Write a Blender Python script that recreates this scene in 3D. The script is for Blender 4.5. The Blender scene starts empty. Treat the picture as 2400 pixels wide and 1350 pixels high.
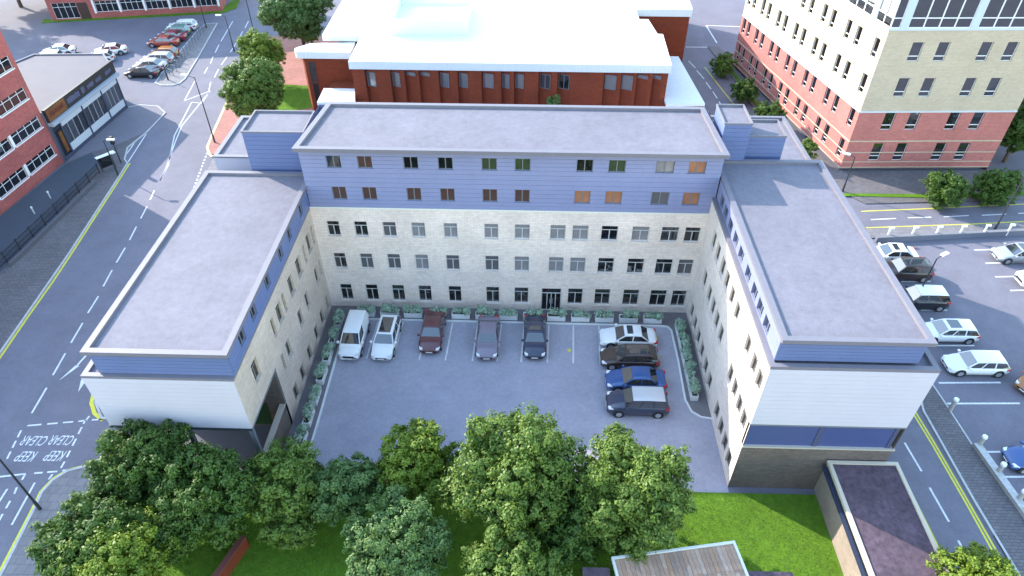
import bpy, math, random
import numpy as np
from mathutils import Matrix, Vector
rad = math.radians
SC = bpy.context.scene
COL = SC.collection

# ------------------------------------------------------------------ camera, sky, sun, exposure
cam_d = bpy.data.cameras.new('camera')
cam = bpy.data.objects.new('camera', cam_d); COL.objects.link(cam)
yaw, pit, rol = rad(-1.565590292), rad(40.86637332), rad(0.10341471891)
fw = Vector((math.sin(yaw)*math.cos(pit), math.cos(yaw)*math.cos(pit), -math.sin(pit)))
rt = Vector((math.cos(yaw), -math.sin(yaw), 0)); up = rt.cross(fw)
r2 = rt*math.cos(rol)+up*math.sin(rol); u2 = up*math.cos(rol)-rt*math.sin(rol)
m = Matrix((r2, u2, -fw)).transposed().to_4x4(); m.translation = Vector((16.49115, -42.90839, 39.59502))
cam.matrix_world = m
cam_d.sensor_width = 36; cam_d.lens = 1615.5746/2400*36; cam_d.clip_end = 1500; cam_d.clip_start = .5
SC.camera = cam
SUN_EL, SUN_AZ = 27.0, -56.6            # degrees; azimuth clockwise from +Y
w = bpy.data.worlds.new('World'); SC.world = w; w.use_nodes = True
nt = w.node_tree; nt.nodes.clear()
sky = nt.nodes.new('ShaderNodeTexSky'); sky.sky_type = 'NISHITA'; sky.sun_disc = False
sky.sun_elevation = rad(SUN_EL); sky.sun_rotation = rad(SUN_AZ % 360); sky.air_density = 1.6; sky.dust_density = 0.6; sky.ozone_density = 2.2
bg = nt.nodes.new('ShaderNodeBackground'); bg.inputs['Strength'].default_value = 0.15
out = nt.nodes.new('ShaderNodeOutputWorld')
nt.links.new(sky.outputs[0], bg.inputs[0]); nt.links.new(bg.outputs[0], out.inputs[0])
sd = bpy.data.lights.new('sun', 'SUN'); sd.energy = 2.0; sd.angle = rad(0.6); sd.color = (1, .93, .82)
sun = bpy.data.objects.new('sun', sd); COL.objects.link(sun)
_a = rad(SUN_AZ); _e = rad(SUN_EL)
sdir = Vector((math.sin(_a)*math.cos(_e), math.cos(_a)*math.cos(_e), math.sin(_e)))
sun.rotation_euler = sdir.to_track_quat('Z', 'Y').to_euler(); sun.location = (0, 0, 80)
SC.view_settings.view_transform = 'Standard'; SC.view_settings.look = 'None'
SC.view_settings.gamma = 1; SC.view_settings.use_curve_mapping = False
SC.view_settings.exposure = 2.3

# ------------------------------------------------------------------ materials
MATS = {}
def mat(name, col, rough=.7, metal=0, coat=0, spec=.5, noise=None, bump=None, ior=None, trans=0):
    """noise=(scale, amount, detail)  bump=(scale,strength)"""
    if name in MATS: return MATS[name]
    mt = bpy.data.materials.new(name); mt.use_nodes = True
    n = mt.node_tree; b = n.nodes['Principled BSDF']
    b.inputs['Base Color'].default_value = (*col, 1); b.inputs['Roughness'].default_value = rough
    b.inputs['Metallic'].default_value = metal; b.inputs['Coat Weight'].default_value = coat
    b.inputs['Specular IOR Level'].default_value = spec
    if ior: b.inputs['IOR'].default_value = ior
    if noise or bump:
        tc = n.nodes.new('ShaderNodeTexCoord')
    if noise:
        prev = None
        base = n.nodes.new('ShaderNodeRGB'); base.outputs[0].default_value = (*col, 1); prev = base.outputs[0]
        for (s, a, d) in noise:
            nz = n.nodes.new('ShaderNodeTexNoise'); nz.inputs['Scale'].default_value = s; nz.inputs['Detail'].default_value = d; nz.inputs['Roughness'].default_value = .65
            n.links.new(tc.outputs['Object'], nz.inputs['Vector'])
            mr = n.nodes.new('ShaderNodeMapRange'); mr.inputs[1].default_value = .3; mr.inputs[2].default_value = .7
            mr.inputs[3].default_value = 1-a; mr.inputs[4].default_value = 1+a
            n.links.new(nz.outputs[0], mr.inputs[0])
            vm = n.nodes.new('ShaderNodeVectorMath'); vm.operation = 'SCALE'
            n.links.new(prev, vm.inputs[0]); n.links.new(mr.outputs[0], vm.inputs['Scale']); prev = vm.outputs[0]
        n.links.new(prev, b.inputs['Base Color'])
    if bump:
        nz = n.nodes.new('ShaderNodeTexNoise'); nz.inputs['Scale'].default_value = bump[0]; nz.inputs['Detail'].default_value = 4
        n.links.new(tc.outputs['Object'], nz.inputs['Vector'])
        bp = n.nodes.new('ShaderNodeBump'); bp.inputs['Strength'].default_value = bump[1]; bp.inputs['Distance'].default_value = .05
        n.links.new(nz.outputs[0], bp.inputs['Height']); n.links.new(bp.outputs[0], b.inputs['Normal'])
    MATS[name] = mt; return mt

def brick(name, c1, c2, mortar, bw=.45, bh=.15, ms=.02, var=.12, rough=.85):
    if name in MATS: return MATS[name]
    mt = bpy.data.materials.new(name); mt.use_nodes = True
    n = mt.node_tree; b = n.nodes['Principled BSDF']; b.inputs['Roughness'].default_value = rough
    uv = n.nodes.new('ShaderNodeUVMap'); uv.uv_map = 'uv'
    br = n.nodes.new('ShaderNodeTexBrick'); br.inputs['Scale'].default_value = 1
    br.inputs['Brick Width'].default_value = bw; br.inputs['Row Height'].default_value = bh; br.inputs['Mortar Size'].default_value = ms
    br.inputs['Color1'].default_value = (*c1, 1); br.inputs['Color2'].default_value = (*c2, 1); br.inputs['Mortar'].default_value = (*mortar, 1)
    br.inputs['Bias'].default_value = 0
    n.links.new(uv.outputs[0], br.inputs['Vector'])
    prev = br.outputs['Color']
    for s, a in ((.35, var), (3.0, var*.8)):
        nz = n.nodes.new('ShaderNodeTexNoise'); nz.inputs['Scale'].default_value = s; nz.inputs['Detail'].default_value = 5
        n.links.new(uv.outputs[0], nz.inputs['Vector'])
        mr = n.nodes.new('ShaderNodeMapRange'); mr.inputs[1].default_value = .3; mr.inputs[2].default_value = .7; mr.inputs[3].default_value = 1-a; mr.inputs[4].default_value = 1+a
        n.links.new(nz.outputs[0], mr.inputs[0])
        vm = n.nodes.new('ShaderNodeVectorMath'); vm.operation = 'SCALE'; n.links.new(prev, vm.inputs[0]); n.links.new(mr.outputs[0], vm.inputs['Scale']); prev = vm.outputs[0]
    n.links.new(prev, b.inputs['Base Color'])
    bp = n.nodes.new('ShaderNodeBump'); bp.inputs['Strength'].default_value = .4; bp.inputs['Distance'].default_value = .02; bp.invert = True
    n.links.new(br.outputs['Fac'], bp.inputs['Height']); n.links.new(bp.outputs[0], b.inputs['Normal'])
    MATS[name] = mt; return mt

def glass(name, tint=(.015, .018, .02), refl=.5, rough=.03):
    if name in MATS: return MATS[name]
    mt = bpy.data.materials.new(name); mt.use_nodes = True
    n = mt.node_tree; b = n.nodes['Principled BSDF']
    b.inputs['Base Color'].default_value = (*tint, 1); b.inputs['Roughness'].default_value = rough
    b.inputs['IOR'].default_value = 1.5 + refl*2.2
    MATS[name] = mt; return mt

def leafmat(name, c1, c2, tr=.25):
    mt = bpy.data.materials.new(name); mt.use_nodes = True
    n = mt.node_tree; n.nodes.clear()
    o = n.nodes.new('ShaderNodeOutputMaterial'); mx = n.nodes.new('ShaderNodeMixShader'); mx.inputs[0].default_value = tr
    d = n.nodes.new('ShaderNodeBsdfPrincipled'); d.inputs['Roughness'].default_value = .5; d.inputs['Specular IOR Level'].default_value = .3
    t = n.nodes.new('ShaderNodeBsdfTranslucent')
    at = n.nodes.new('ShaderNodeAttribute'); at.attribute_name = 'tone'
    cm = n.nodes.new('ShaderNodeMix'); cm.data_type = 'RGBA'; cm.inputs[6].default_value = (*c1, 1); cm.inputs[7].default_value = (*c2, 1)
    n.links.new(at.outputs['Fac'], cm.inputs[0])
    n.links.new(cm.outputs[2], d.inputs['Base Color']); n.links.new(cm.outputs[2], t.inputs['Color'])
    n.links.new(d.outputs[0], mx.inputs[1]); n.links.new(t.outputs[0], mx.inputs[2]); n.links.new(mx.outputs[0], o.inputs[0])
    MATS[name] = mt; return mt

ASPH = mat('asphalt_road', (.145, .138, .172), .85, noise=((.09, .10, 3), (.5, .10, 5), (3, .07, 5), (14, .2, 6)), bump=(30, .25))
ASPH2 = mat('asphalt_court', (.315, .305, .36), .85, noise=((.15, .08, 3), (.7, .07, 5), (3, .08, 5), (16, .24, 6)), bump=(25, .3))
GROUND = mat('asphalt_ground', (.145, .138, .172), .9, noise=((.2, .12, 4), (8, .14, 5)))
PAVER = brick('paver_grey', (.15, .135, .14), (.115, .105, .115), (.07, .065, .07), .42, .22, .018, .12)
PAVERP = brick('paver_pale', (.20, .185, .195), (.165, .155, .165), (.11, .10, .11), .6, .6, .015, .1)
PAVERR = brick('paver_red', (.42, .17, .13), (.34, .13, .11), (.22, .12, .1), .4, .2, .015, .12)
KERB = mat('kerb_stone', (.42, .42, .42), .8, noise=((4, .15, 4),))
WHITEL = mat('white_road_paint', (.60, .60, .61), .7, noise=((1.2, .12, 4), (6, .16, 4), (30, .2, 3)))
YELL = mat('yellow_road_paint', (.62, .55, .05), .7, noise=((5, .15, 4), (25, .1, 3)))
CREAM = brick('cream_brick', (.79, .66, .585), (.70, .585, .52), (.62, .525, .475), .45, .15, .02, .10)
CREAMB = brick('cream_brick_tower', (.54, .445, .32), (.48, .395, .285), (.43, .36, .28), .45, .15, .015, .06)
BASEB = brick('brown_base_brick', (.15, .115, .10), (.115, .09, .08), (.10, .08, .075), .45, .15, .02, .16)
PINKB = brick('pink_brick', (.50, .165, .14), (.42, .13, .115), (.39, .18, .16), .45, .15, .015, .08)
REDB = brick('red_brick', (.42, .095, .08), (.33, .072, .068), (.29, .115, .105), .45, .15, .02, .16)
RUSTB = brick('rust_brick', (.22, .036, .009), (.175, .029, .008), (.125, .025, .009), .45, .15, .015, .12)
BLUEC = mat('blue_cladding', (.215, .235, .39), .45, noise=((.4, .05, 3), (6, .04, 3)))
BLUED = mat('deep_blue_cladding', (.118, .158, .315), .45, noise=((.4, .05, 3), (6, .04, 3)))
BLUEW = mat('blue_cladding_backing', (.16, .17, .30), .7)
WHITEC = mat('white_cladding', (.525, .50, .575), .4, noise=((.5, .03, 3),))
WHITEW = mat('white_cladding_backing', (.55, .54, .54), .7)
ROOFD = mat('roof_membrane', (.158, .148, .178), .85, noise=((.12, .10, 3), (.6, .08, 5), (2.2, .12, 6), (14, .12, 5)), bump=(6, .15))
ROOFW = mat('white_roof', (.78, .78, .78), .5, noise=((.4, .03, 3),))
PARA = mat('parapet_coping', (.165, .155, .185), .6, noise=((2, .05, 3),))
FRAME = mat('window_frame', (.50, .49, .48), .5)
FRAMED = mat('taupe_frame', (.20, .185, .17), .5)
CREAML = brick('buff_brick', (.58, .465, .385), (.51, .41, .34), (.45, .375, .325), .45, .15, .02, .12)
FRAMEW = mat('white_frame', (.74, .74, .74), .5)
GLASS = glass('window_glass', (.012, .013, .016), .42)
GLASSD = glass('dark_window_glass', (.008, .009, .012), .12)
GLASSB = mat('blue_spandrel', (.055, .075, .20), .4)
GLASSBL = glass('bluish_glass', (.02,.028,.07), .4)
BLIND = mat('window_blind', (.32, .31, .3), .8)
DARK = mat('dark_metal', (.03, .032, .04), .45)
DGREY = mat('grey_metal', (.16, .17, .19), .5)
LGREY = mat('light_metal', (.5, .51, .53), .45)
WHITEP = mat('white_paint', (.78, .78, .78), .5)
BLACKP = mat('black_plastic', (.018, .018, .02), .5)
TYRE = mat('tyre_rubber', (.02, .02, .022), .8)
RIM = mat('alloy_rim', (.55, .55, .57), .3, metal=.7)
CGLASS = glass('car_glass', (.015, .018, .022), .45)
HLIGHT = mat('headlight_lens', (.75, .77, .8), .15)
TLIGHT = mat('tail_lens', (.5, .03, .03), .25)
SOIL = mat('soil', (.05, .038, .03), .95)
GRASS = mat('lawn_grass', (.085, .168, .013), .95, spec=.15, noise=((.35, .16, 4), (2.2, .2, 5), (9, .16, 5)), bump=(20, .3))
BARK = mat('bark', (.10, .075, .055), .9, noise=((6, .25, 4),))
FELT = mat('dark_roof_felt', (.08, .052, .07), .9, noise=((.8, .25, 4), (3.5, .4, 6)), bump=(8, .3))
L_DARK = leafmat('leaves_dark', (.034, .080, .013), (.095, .165, .026))
L_MID = leafmat('leaves_mid', (.058, .115, .016), (.17, .245, .042))
L_YEL = leafmat('leaves_bright', (.085, .15, .012), (.225, .30, .036), .3)
L_BLUE = leafmat('leaves_bluish', (.060, .125, .032), (.150, .235, .070))
L_SAGE = leafmat('leaves_sage', (.27, .40, .28), (.43, .55, .43), .3)

# ------------------------------------------------------------------ helpers
class MB:
    def __init__(s): s.v = []; s.f = []; s.mi = []; s.cur = 0
    def quad(s, *pts):
        i = len(s.v); s.v += [tuple(p) for p in pts]; s.f.append(tuple(range(i, i+len(pts)))); s.mi.append(s.cur)
    def box(s, x0, y0, z0, x1, y1, z1):
        i = len(s.v)
        s.v += [(x0,y0,z0),(x1,y0,z0),(x1,y1,z0),(x0,y1,z0),(x0,y0,z1),(x1,y0,z1),(x1,y1,z1),(x0,y1,z1)]
        for q in ((0,3,2,1),(4,5,6,7),(0,1,5,4),(1,2,6,5),(2,3,7,6),(3,0,4,7)):
            s.f.append(tuple(i+k for k in q)); s.mi.append(s.cur)
        return s
    def obox(s, p, q, wd, z0, z1):
        """box along segment p->q with width wd"""
        d = Vector((q[0]-p[0], q[1]-p[1])).normalized(); n = Vector((-d.y, d.x))*wd/2
        return s.prism([(p[0]-n.x,p[1]-n.y),(q[0]-n.x,q[1]-n.y),(q[0]+n.x,q[1]+n.y),(p[0]+n.x,p[1]+n.y)], z0, z1)
    def prism(s, poly, z0, z1):
        n = len(poly)
        a = sum(poly[i][0]*poly[(i+1)%n][1]-poly[(i+1)%n][0]*poly[i][1] for i in range(n))
        if a < 0: poly = poly[::-1]
        i = len(s.v); s.v += [(x,y,z0) for x,y in poly]+[(x,y,z1) for x,y in poly]
        s.f.append(tuple(i+k for k in reversed(range(n)))); s.f.append(tuple(i+n+k for k in range(n))); s.mi += [s.cur]*2
        for k in range(n): s.f.append((i+k,i+(k+1)%n,i+n+(k+1)%n,i+n+k)); s.mi.append(s.cur)
        return s
    def tube(s, p, q, r, r2=None, n=8, caps=True):
        p, q = Vector(p), Vector(q); r2 = r if r2 is None else r2
        d = (q-p).normalized(); a = d.orthogonal().normalized(); b = d.cross(a)
        i = len(s.v)
        for c, rr in ((p, r), (q, r2)):
            for k in range(n):
                t = 2*math.pi*k/n; s.v.append(tuple(c+a*math.cos(t)*rr+b*math.sin(t)*rr))
        for k in range(n): s.f.append((i+k,i+(k+1)%n,i+n+(k+1)%n,i+n+k)); s.mi.append(s.cur)
        if caps:
            s.f.append(tuple(i+k for k in reversed(range(n)))); s.f.append(tuple(i+n+k for k in range(n))); s.mi += [s.cur]*2
        return s
    def mesh(s, name, mats, smooth=False):
        me = bpy.data.meshes.new(name); me.from_pydata(s.v, [], s.f)
        for mm in (mats if isinstance(mats, (list, tuple)) else [mats]): me.materials.append(mm)
        if any(s.mi): me.polygons.foreach_set('material_index', s.mi)
        uvl = me.uv_layers.new(name='uv'); me.update()
        uv = []
        for p in me.polygons:
            n = p.normal
            if abs(n.z) > .7:
                for vi in p.vertices: c = me.vertices[vi].co; uv += [c.x, c.y]
            else:
                t = Vector((-n.y, n.x)).normalized()
                for vi in p.vertices: c = me.vertices[vi].co; uv += [c.x*t.x+c.y*t.y, c.z]
        uvl.data.foreach_set('uv', uv)
        if smooth: me.polygons.foreach_set('use_smooth', [True]*len(me.polygons))
        return me
    def build(s, name, mats, parent=None, loc=(0,0,0), rz=0, smooth=False):
        return put(name, s.mesh(name, mats, smooth), parent, loc, rz)
def put(name, me, parent=None, loc=(0,0,0), rz=0):
    o = bpy.data.objects.new(name, me); COL.objects.link(o); o.location = loc; o.rotation_euler = (0,0,rz)
    if parent: o.parent = parent
    return o
def tag(o, label, cat, group=None):
    o['label'] = label; o['category'] = cat
    if group: o['group'] = group
    return o
def thing(name, label, cat, loc=(0,0,0), rz=0, group=None):
    o = bpy.data.objects.new(name, None); COL.objects.link(o); o.location = loc; o.rotation_euler = (0,0,rz); o.empty_display_size = .3
    return tag(o, label, cat, group)
def struct(o): o['kind'] = 'structure'; return o
def sheet(name, poly, z, m, parent=None):
    b = MB()
    n = len(poly); a = sum(poly[i][0]*poly[(i+1)%n][1]-poly[(i+1)%n][0]*poly[i][1] for i in range(n))
    if a < 0: poly = poly[::-1]
    b.quad(*[(x,y,z) for x,y in poly]); return b.build(name, m, parent)
def slab(name, poly, z0, z1, m, parent=None): return MB().prism(poly, z0, z1).build(name, m, parent)
def line_strip(pts, wd):
    """polyline as a flat mesh of given width -> list of quads (2D)"""
    qs = []; L = []; P = [Vector(p) for p in pts]
    for i, p in enumerate(P):
        d = ((P[min(i+1,len(P)-1)]-p).normalized() if i == 0 else (p-P[i-1]).normalized() if i == len(P)-1 else ((P[i+1]-p).normalized()+(p-P[i-1]).normalized()).normalized())
        n = Vector((-d.y, d.x))*wd/2; L.append((p+n, p-n))
    for i in range(len(L)-1): qs.append((L[i][1], L[i+1][1], L[i+1][0], L[i][0]))
    return qs
def paint(name, pts, wd, z, m, parent):
    b = MB()
    for q in line_strip(pts, wd): b.quad(*[(p.x,p.y,z) for p in q])
    return b.build(name, m, parent)
def kerbline(name, pts, wd, z0, z1, m, parent):
    b = MB()
    for q in line_strip(pts, wd): b.prism([(p.x,p.y) for p in q], z0, z1)
    return b.build(name, m, parent)
def loc2(o, a, u, y=0): return (o[0]+math.cos(a)*u-math.sin(a)*y, o[1]+math.sin(a)*u+math.cos(a)*y)
def wall(name, parent, o, ang, L, z0, z1, holes, m, reveal=.24, th=0):
    """wall face along local x from o; local +y goes into the wall"""
    a = ang; us = sorted({0, L, *[h[0] for h in holes], *[h[1] for h in holes]}); zs = sorted({z0, z1, *[h[2] for h in holes], *[h[3] for h in holes]})
    b = MB()
    def P(u, y, z): x_, y_ = loc2(o, a, u, y); return (x_, y_, z)
    for i in range(len(us)-1):
        for j in range(len(zs)-1):
            cu, cz = (us[i]+us[i+1])/2, (zs[j]+zs[j+1])/2
            if any(h[0] < cu < h[1] and h[2] < cz < h[3] for h in holes): continue
            b.quad(P(us[i],0,zs[j]), P(us[i+1],0,zs[j]), P(us[i+1],0,zs[j+1]), P(us[i],0,zs[j+1]))
    for h in holes:
        u0,u1,za,zb = h[:4]; r = reveal
        b.quad(P(u0,0,za),P(u0,r,za),P(u1,r,za),P(u1,0,za)); b.quad(P(u0,0,zb),P(u1,0,zb),P(u1,r,zb),P(u0,r,zb))
        b.quad(P(u0,0,za),P(u0,0,zb),P(u0,r,zb),P(u0,r,za)); b.quad(P(u1,0,za),P(u1,r,za),P(u1,r,zb),P(u1,0,zb))
    return b.build(name, m, parent, tuple(-Vector(parent.location)) if parent else (0,0,0))
def rows(parent, o, ang, L, z0, z1, pitch, holes, m, name='cladding_board', gap=.016, th=.035):
    br = sorted({z0, z1, *[h[2] for h in holes if z0 < h[2] < z1], *[h[3] for h in holes if z0 < h[3] < z1]})
    base = Vector((o[0],o[1],0))-Vector(parent.location)
    for za, zb in zip(br[:-1], br[1:]):
        n = max(1, round((zb-za)/pitch)); h = (zb-za)/n
        for k in range(n):
            a0, a1 = za+k*h+gap, za+(k+1)*h; segs = [(0, L)]
            for hh in holes:
                if hh[2] < a1-1e-3 and hh[3] > a0+1e-3:
                    ns = []
                    for s0, s1 in segs:
                        if hh[1] <= s0 or hh[0] >= s1: ns.append((s0,s1)); continue
                        if hh[0] > s0: ns.append((s0,hh[0]))
                        if hh[1] < s1: ns.append((hh[1],s1))
                    segs = ns
            for s0, s1 in segs: MB().box(s0,-th,a0,s1,0.0,a1).build(name, m, parent, base, ang)
_WC = {}
def wmesh(w, h, style, fm, gm):
    k = (round(w,2), round(h,2), style, fm.name, gm.name)
    if k in _WC: return _WC[k]
    f = .05; b = MB(); d0, d1 = 0, .07
    b.box(0,d0,0,w,d1,f); b.box(0,d0,h-f,w,d1,h); b.box(0,d0,f,f,d1,h-f); b.box(w-f,d0,f,w,d1,h-f)
    P = []
    if style == 'tee':      # top light above two casements
        zt = h*.68; b.box(f,d0+.004,zt-f*.6,w-f,d1,zt+f*.6); b.box(w/2-f*.7,d0+.004,f,w/2+f*.7,d1,zt-f*.6)
        P = [(f,zt+f*.6,w-f,h-f),(f,f,w/2-f*.7,zt-f*.6),(w/2+f*.7,f,w-f,zt-f*.6)]
    elif style == 'two':
        b.box(w/2-f*.7,d0+.004,f,w/2+f*.7,d1,h-f); P = [(f,f,w/2-f*.7,h-f),(w/2+f*.7,f,w-f,h-f)]
    elif style == 'sill':   # big pane over a small lower pane
        zt = h*.26; b.box(f,d0+.004,zt-f,w-f,d1,zt+f*.8); P = [(f,zt+f*.8,w-f,h-f),(f,f,w-f,zt-f)]
    elif style.startswith('grid'):   # gridN : N lights each with a top light
        n = int(style[4:]); cw = w/n; zt = h*.72
        for i in range(1,n): b.box(i*cw-f*.5,d0+.004,f,i*cw+f*.5,d1,h-f)
        for i in range(n):
            x0 = f if i == 0 else i*cw+f*.5; x1 = w-f if i == n-1 else (i+1)*cw-f*.5
            b.box(x0,d0+.008,zt-f*.5,x1,d1,zt+f*.5); P += [(x0,f,x1,zt-f*.5),(x0,zt+f*.5,x1,h-f)]
    elif style == 'one': P = [(f,f,w-f,h-f)]
    fr = b.mesh('window', fm)
    ps = []
    for q in P:
        g = MB(); g.box(q[0],.035,q[1],q[2],.05,q[3]); ps.append(g.mesh('pane', gm))
    _WC[k] = (fr, ps); return _WC[k]
def window(parent, o, ang, u0, u1, z0, z1, style, fm=None, gm=None, depth=.14, name='window', sill=None):
    fr, ps = wmesh(u1-u0, z1-z0, style, fm or FRAME, gm or GLASS)
    x, y = loc2(o, ang, u0, depth)
    W = put(name, fr, parent, Vector((x,y,z0))-Vector(parent.location), ang)
    for p in ps: put('pane', p, W)
    if sill:
        b = MB(); b.box(-.06,-depth-.07,-.07,u1-u0+.06,-.0,-.002); b.build('sill', sill, W)
    return W
def inset(poly, d):
    n = len(poly); a = sum(poly[i][0]*poly[(i+1)%n][1]-poly[(i+1)%n][0]*poly[i][1] for i in range(n))
    if a < 0: poly = poly[::-1]
    r = []
    for i in range(n):
        p0, p1, p2 = Vector(poly[i-1]), Vector(poly[i]), Vector(poly[(i+1)%n])
        e1 = (p1-p0).normalized(); e2 = (p2-p1).normalized(); n1 = Vector((-e1.y,e1.x)); n2 = Vector((-e2.y,e2.x))
        bis = (n1+n2).normalized(); r.append(tuple(p1+bis*d/max(.2,bis.dot(n1))))
    return poly, r
def roof(parent, poly, zdeck, ztop, zbot, pw, md, mp, name='roof', pname='parapet'):
    P, I = inset(poly, pw); lo = tuple(-Vector(parent.location)); n = len(P); b = MB()
    for i in range(n):
        j = (i+1)%n; A,B,C_,D = P[i],P[j],I[j],I[i]
        b.quad((*A,ztop),(*B,ztop),(*C_,ztop),(*D,ztop)); b.quad((*A,zbot),(*B,zbot),(*B,ztop),(*A,ztop))
        b.quad((*D,zdeck-.05),(*D,ztop),(*C_,ztop),(*C_,zdeck-.05)); b.quad((*A,zbot),(*D,zbot),(*C_,zbot),(*B,zbot))
    b.build(pname, mp, parent, lo)
    d = MB(); d.quad(*[(*p,zdeck) for p in I]); d.build(name, md, parent, lo)
def text_mesh(s, size, ext=0.0):
    c = bpy.data.curves.new('t', 'FONT'); c.body = s; c.size = size; c.align_x = 'CENTER'; c.extrude = ext
    o = bpy.data.objects.new('t', c); COL.objects.link(o)
    me = bpy.data.meshes.new_from_object(o.evaluated_get(bpy.context.evaluated_depsgraph_get()))
    bpy.data.objects.remove(o); return me

# ================================================================== GROUND AND ROADS
struct(sheet('ground', [(-400,-120),(400,-120),(400,500),(-400,500)], 0, GROUND))
RD = .004; MK = .009
road_w = struct(sheet('street', [(-27.6,24),(-28.2,30),(-31,44),(-34,66),(-38,95),(-27,95),(-24.5,60),(-23.2,44),(-21,33),(-19.3,24.5),(-16.2,13),(-15.2,0),(-15.2,-8.5),(-14.9,-11.4),(-13.8,-12.6),(-8.5,-12.9),(-8.5,-16.2),(-12.8,-16.3),(-14.2,-16.9),(-14.8,-18),(-14.6,-20),(-14.2,-24),(-13.6,-34),(-24,-34),(-24.5,-8),(-25.4,3)], RD, ASPH))
for a, b_ in (((-22.67,17.34),(-22.38,15.59)),((-22.17,14.35),(-21.89,12.28)),((-21.72,10.91),(-21.4,8.7)),((-21.28,7.53),(-21.07,5.29)),((-20.96,4.22),(-20.68,1.98)),((-20.48,.67),(-20.34,-1.46)),((-20.17,-2.65),(-19.96,-4.96)),((-19.81,-6.12),(-19.57,-8.41)),((-19.37,-9.66),(-19.15,-12.07)),
    ((-30.86,66.17),(-29.87,57.95)),((-29.7,56.6),(-29.2,53.6)),((-29.0,52.2),(-28.5,49.77)),((-28.4,48.4),(-28.15,46.44)),((-28.39,66.25),(-28.0,63.3)),((-27.9,61.9),(-27.5,58.8)),((-27.4,57.4),(-27.05,53.8)),((-27,52.2),(-26.8,49.3)),((-26.7,47.9),(-26.3,45.2))):
    paint('lane_dash', (a, b_), .14, MK, WHITEL, road_w)
for pts in (((-28.53,44.03),(-27.64,38.1)),((-27.64,38.1),(-25.35,41.08)),((-26.56,37.78),(-25.16,37.47),(-25.38,40.9)),((-26.56,37.78),(-25.27,29.03),(-23.26,22.32),(-22.9,19.3)),((-25.38,40.71),(-25.34,31.5),(-24.5,27.2),(-23.3,22.0),(-22.9,19.3)),
            ((-29.32,28.45),(-28.82,23.22)),((-28.76,29.37),(-28.01,22.97)),((-26.3,43.8),(-25.6,41.2))):
    paint('lane_line', pts, .13, MK+.001, WHITEL, road_w)
b = MB()
for i in range(17):
    t = i/16; p = Vector((-20.0,25.2)).lerp(Vector((-18.08,14.2)), t); q = p+Vector((.1,-.32))
    for k in line_strip((p,q), .17): b.quad(*[(c.x,c.y,MK) for c in k])
b.build('dotted_line', WHITEL, road_w)
paint('yellow_line', ((-27.7,22.7),(-27.16,18.16),(-26.5,12.2),(-25.86,6.63),(-25.45,2.6),(-25.1,-2.1),(-24.68,-6.8),(-24.2,-13),(-23.8,-22)), .17, MK, YELL, road_w)
paint('yellow_line', ((-15.9,-7.8),(-15.75,-9.6),(-15.3,-11.0),(-14.6,-11.95),(-13.7,-12.55)), .28, MK, YELL, road_w)
paint('yellow_line', ((-12.84,-16.28),(-14.07,-16.72),(-14.7,-17.4),(-15.0,-18.4),(-14.85,-19.6),(-14.5,-23.6),(-13.9,-33)), .14, MK, YELL, road_w)
b = MB()
b.quad((-18.35,-7.35,MK),(-18.84,-8.96,MK),(-18.02,-7.4,MK)); b.quad((-18.3,-7.3,MK),(-18.15,-7.35,MK),(-17.95,-6.1,MK),(-18.1,-6.05,MK))
b.build('turn_arrow', WHITEL, road_w)
b = MB(); b.quad((-17.25,-8.6,MK),(-16.8,-10.0,MK),(-16.75,-8.75,MK)); b.quad((-17.1,-8.6,MK),(-16.92,-8.65,MK),(-17.1,-7.2,MK),(-17.28,-7.15,MK)); b.build('turn_arrow', WHITEL, road_w)
# keep-clear box
for a, b_ in (((-18.84,-13.19),(-17.9,-13.05)),((-17.5,-13.0),(-16.8,-12.9)),((-16.45,-12.85),(-15.75,-12.75)),((-15.4,-12.7),(-14.8,-12.6)),((-14.5,-12.55),(-13.7,-12.45)),((-16.17,-17.06),(-15.63,-17.0)),((-15.35,-16.95),(-14.7,-16.88)),((-14.4,-16.8),(-13.7,-16.65)),
            ((-19.05,-13.6),(-18.95,-14.2)),((-18.9,-14.5),(-18.8,-15.1)),((-18.75,-15.4),(-18.65,-16.0)),((-14.9,-13.2),(-14.85,-13.8)),((-14.8,-14.2),(-14.75,-14.8)),((-14.7,-15.2),(-14.65,-15.75)),((-14.62,-16.1),(-14.6,-16.6)),((-14.85,-12.2),(-14.95,-12.9)),
            ((-18.6,-17.45),(-16.73,-17.13)),((-16.73,-17.13),(-16.7,-17.6)),((-17.27,-18.29),(-17.24,-19.5)),((-16.71,-18.15),(-16.6,-18.65)),((-16.57,-19.15),(-16.53,-19.7)),((-16.5,-20.1),(-16.45,-20.7)),((-14.9,-17.1),(-14.95,-17.5))):
    paint('box_dash', (a, b_), .13, MK, WHITEL, road_w)
paint('lane_line', ((-15.73,-17.77),(-15.49,-20.83)), .13, MK, WHITEL, road_w)
for s, cx, cy, wd, ht, sk in (('CLEAR',-17.62,-14.05,1.75,.82,-.12),('CLEAR',-15.75,-13.95,1.6,.82,-.1),('KEEP',-17.45,-15.35,1.25,.82,-.1),('KEEP',-15.5,-15.25,1.25,.82,-.1)):
    me = text_mesh(s, 1.0); xs = [v.co.x for v in me.vertices]; ys = [v.co.y for v in me.vertices]
    for v in me.vertices:
        x = (v.co.x-(min(xs)+max(xs))/2)/(max(xs)-min(xs))*wd; y = (v.co.y-min(ys))/(max(ys)-min(ys))*ht
        v.co = (-x+y*sk, -y, 0)
    me.materials.append(WHITEL); o = put('keep_clear_lettering', me, road_w, (cx,cy,MK))
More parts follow.
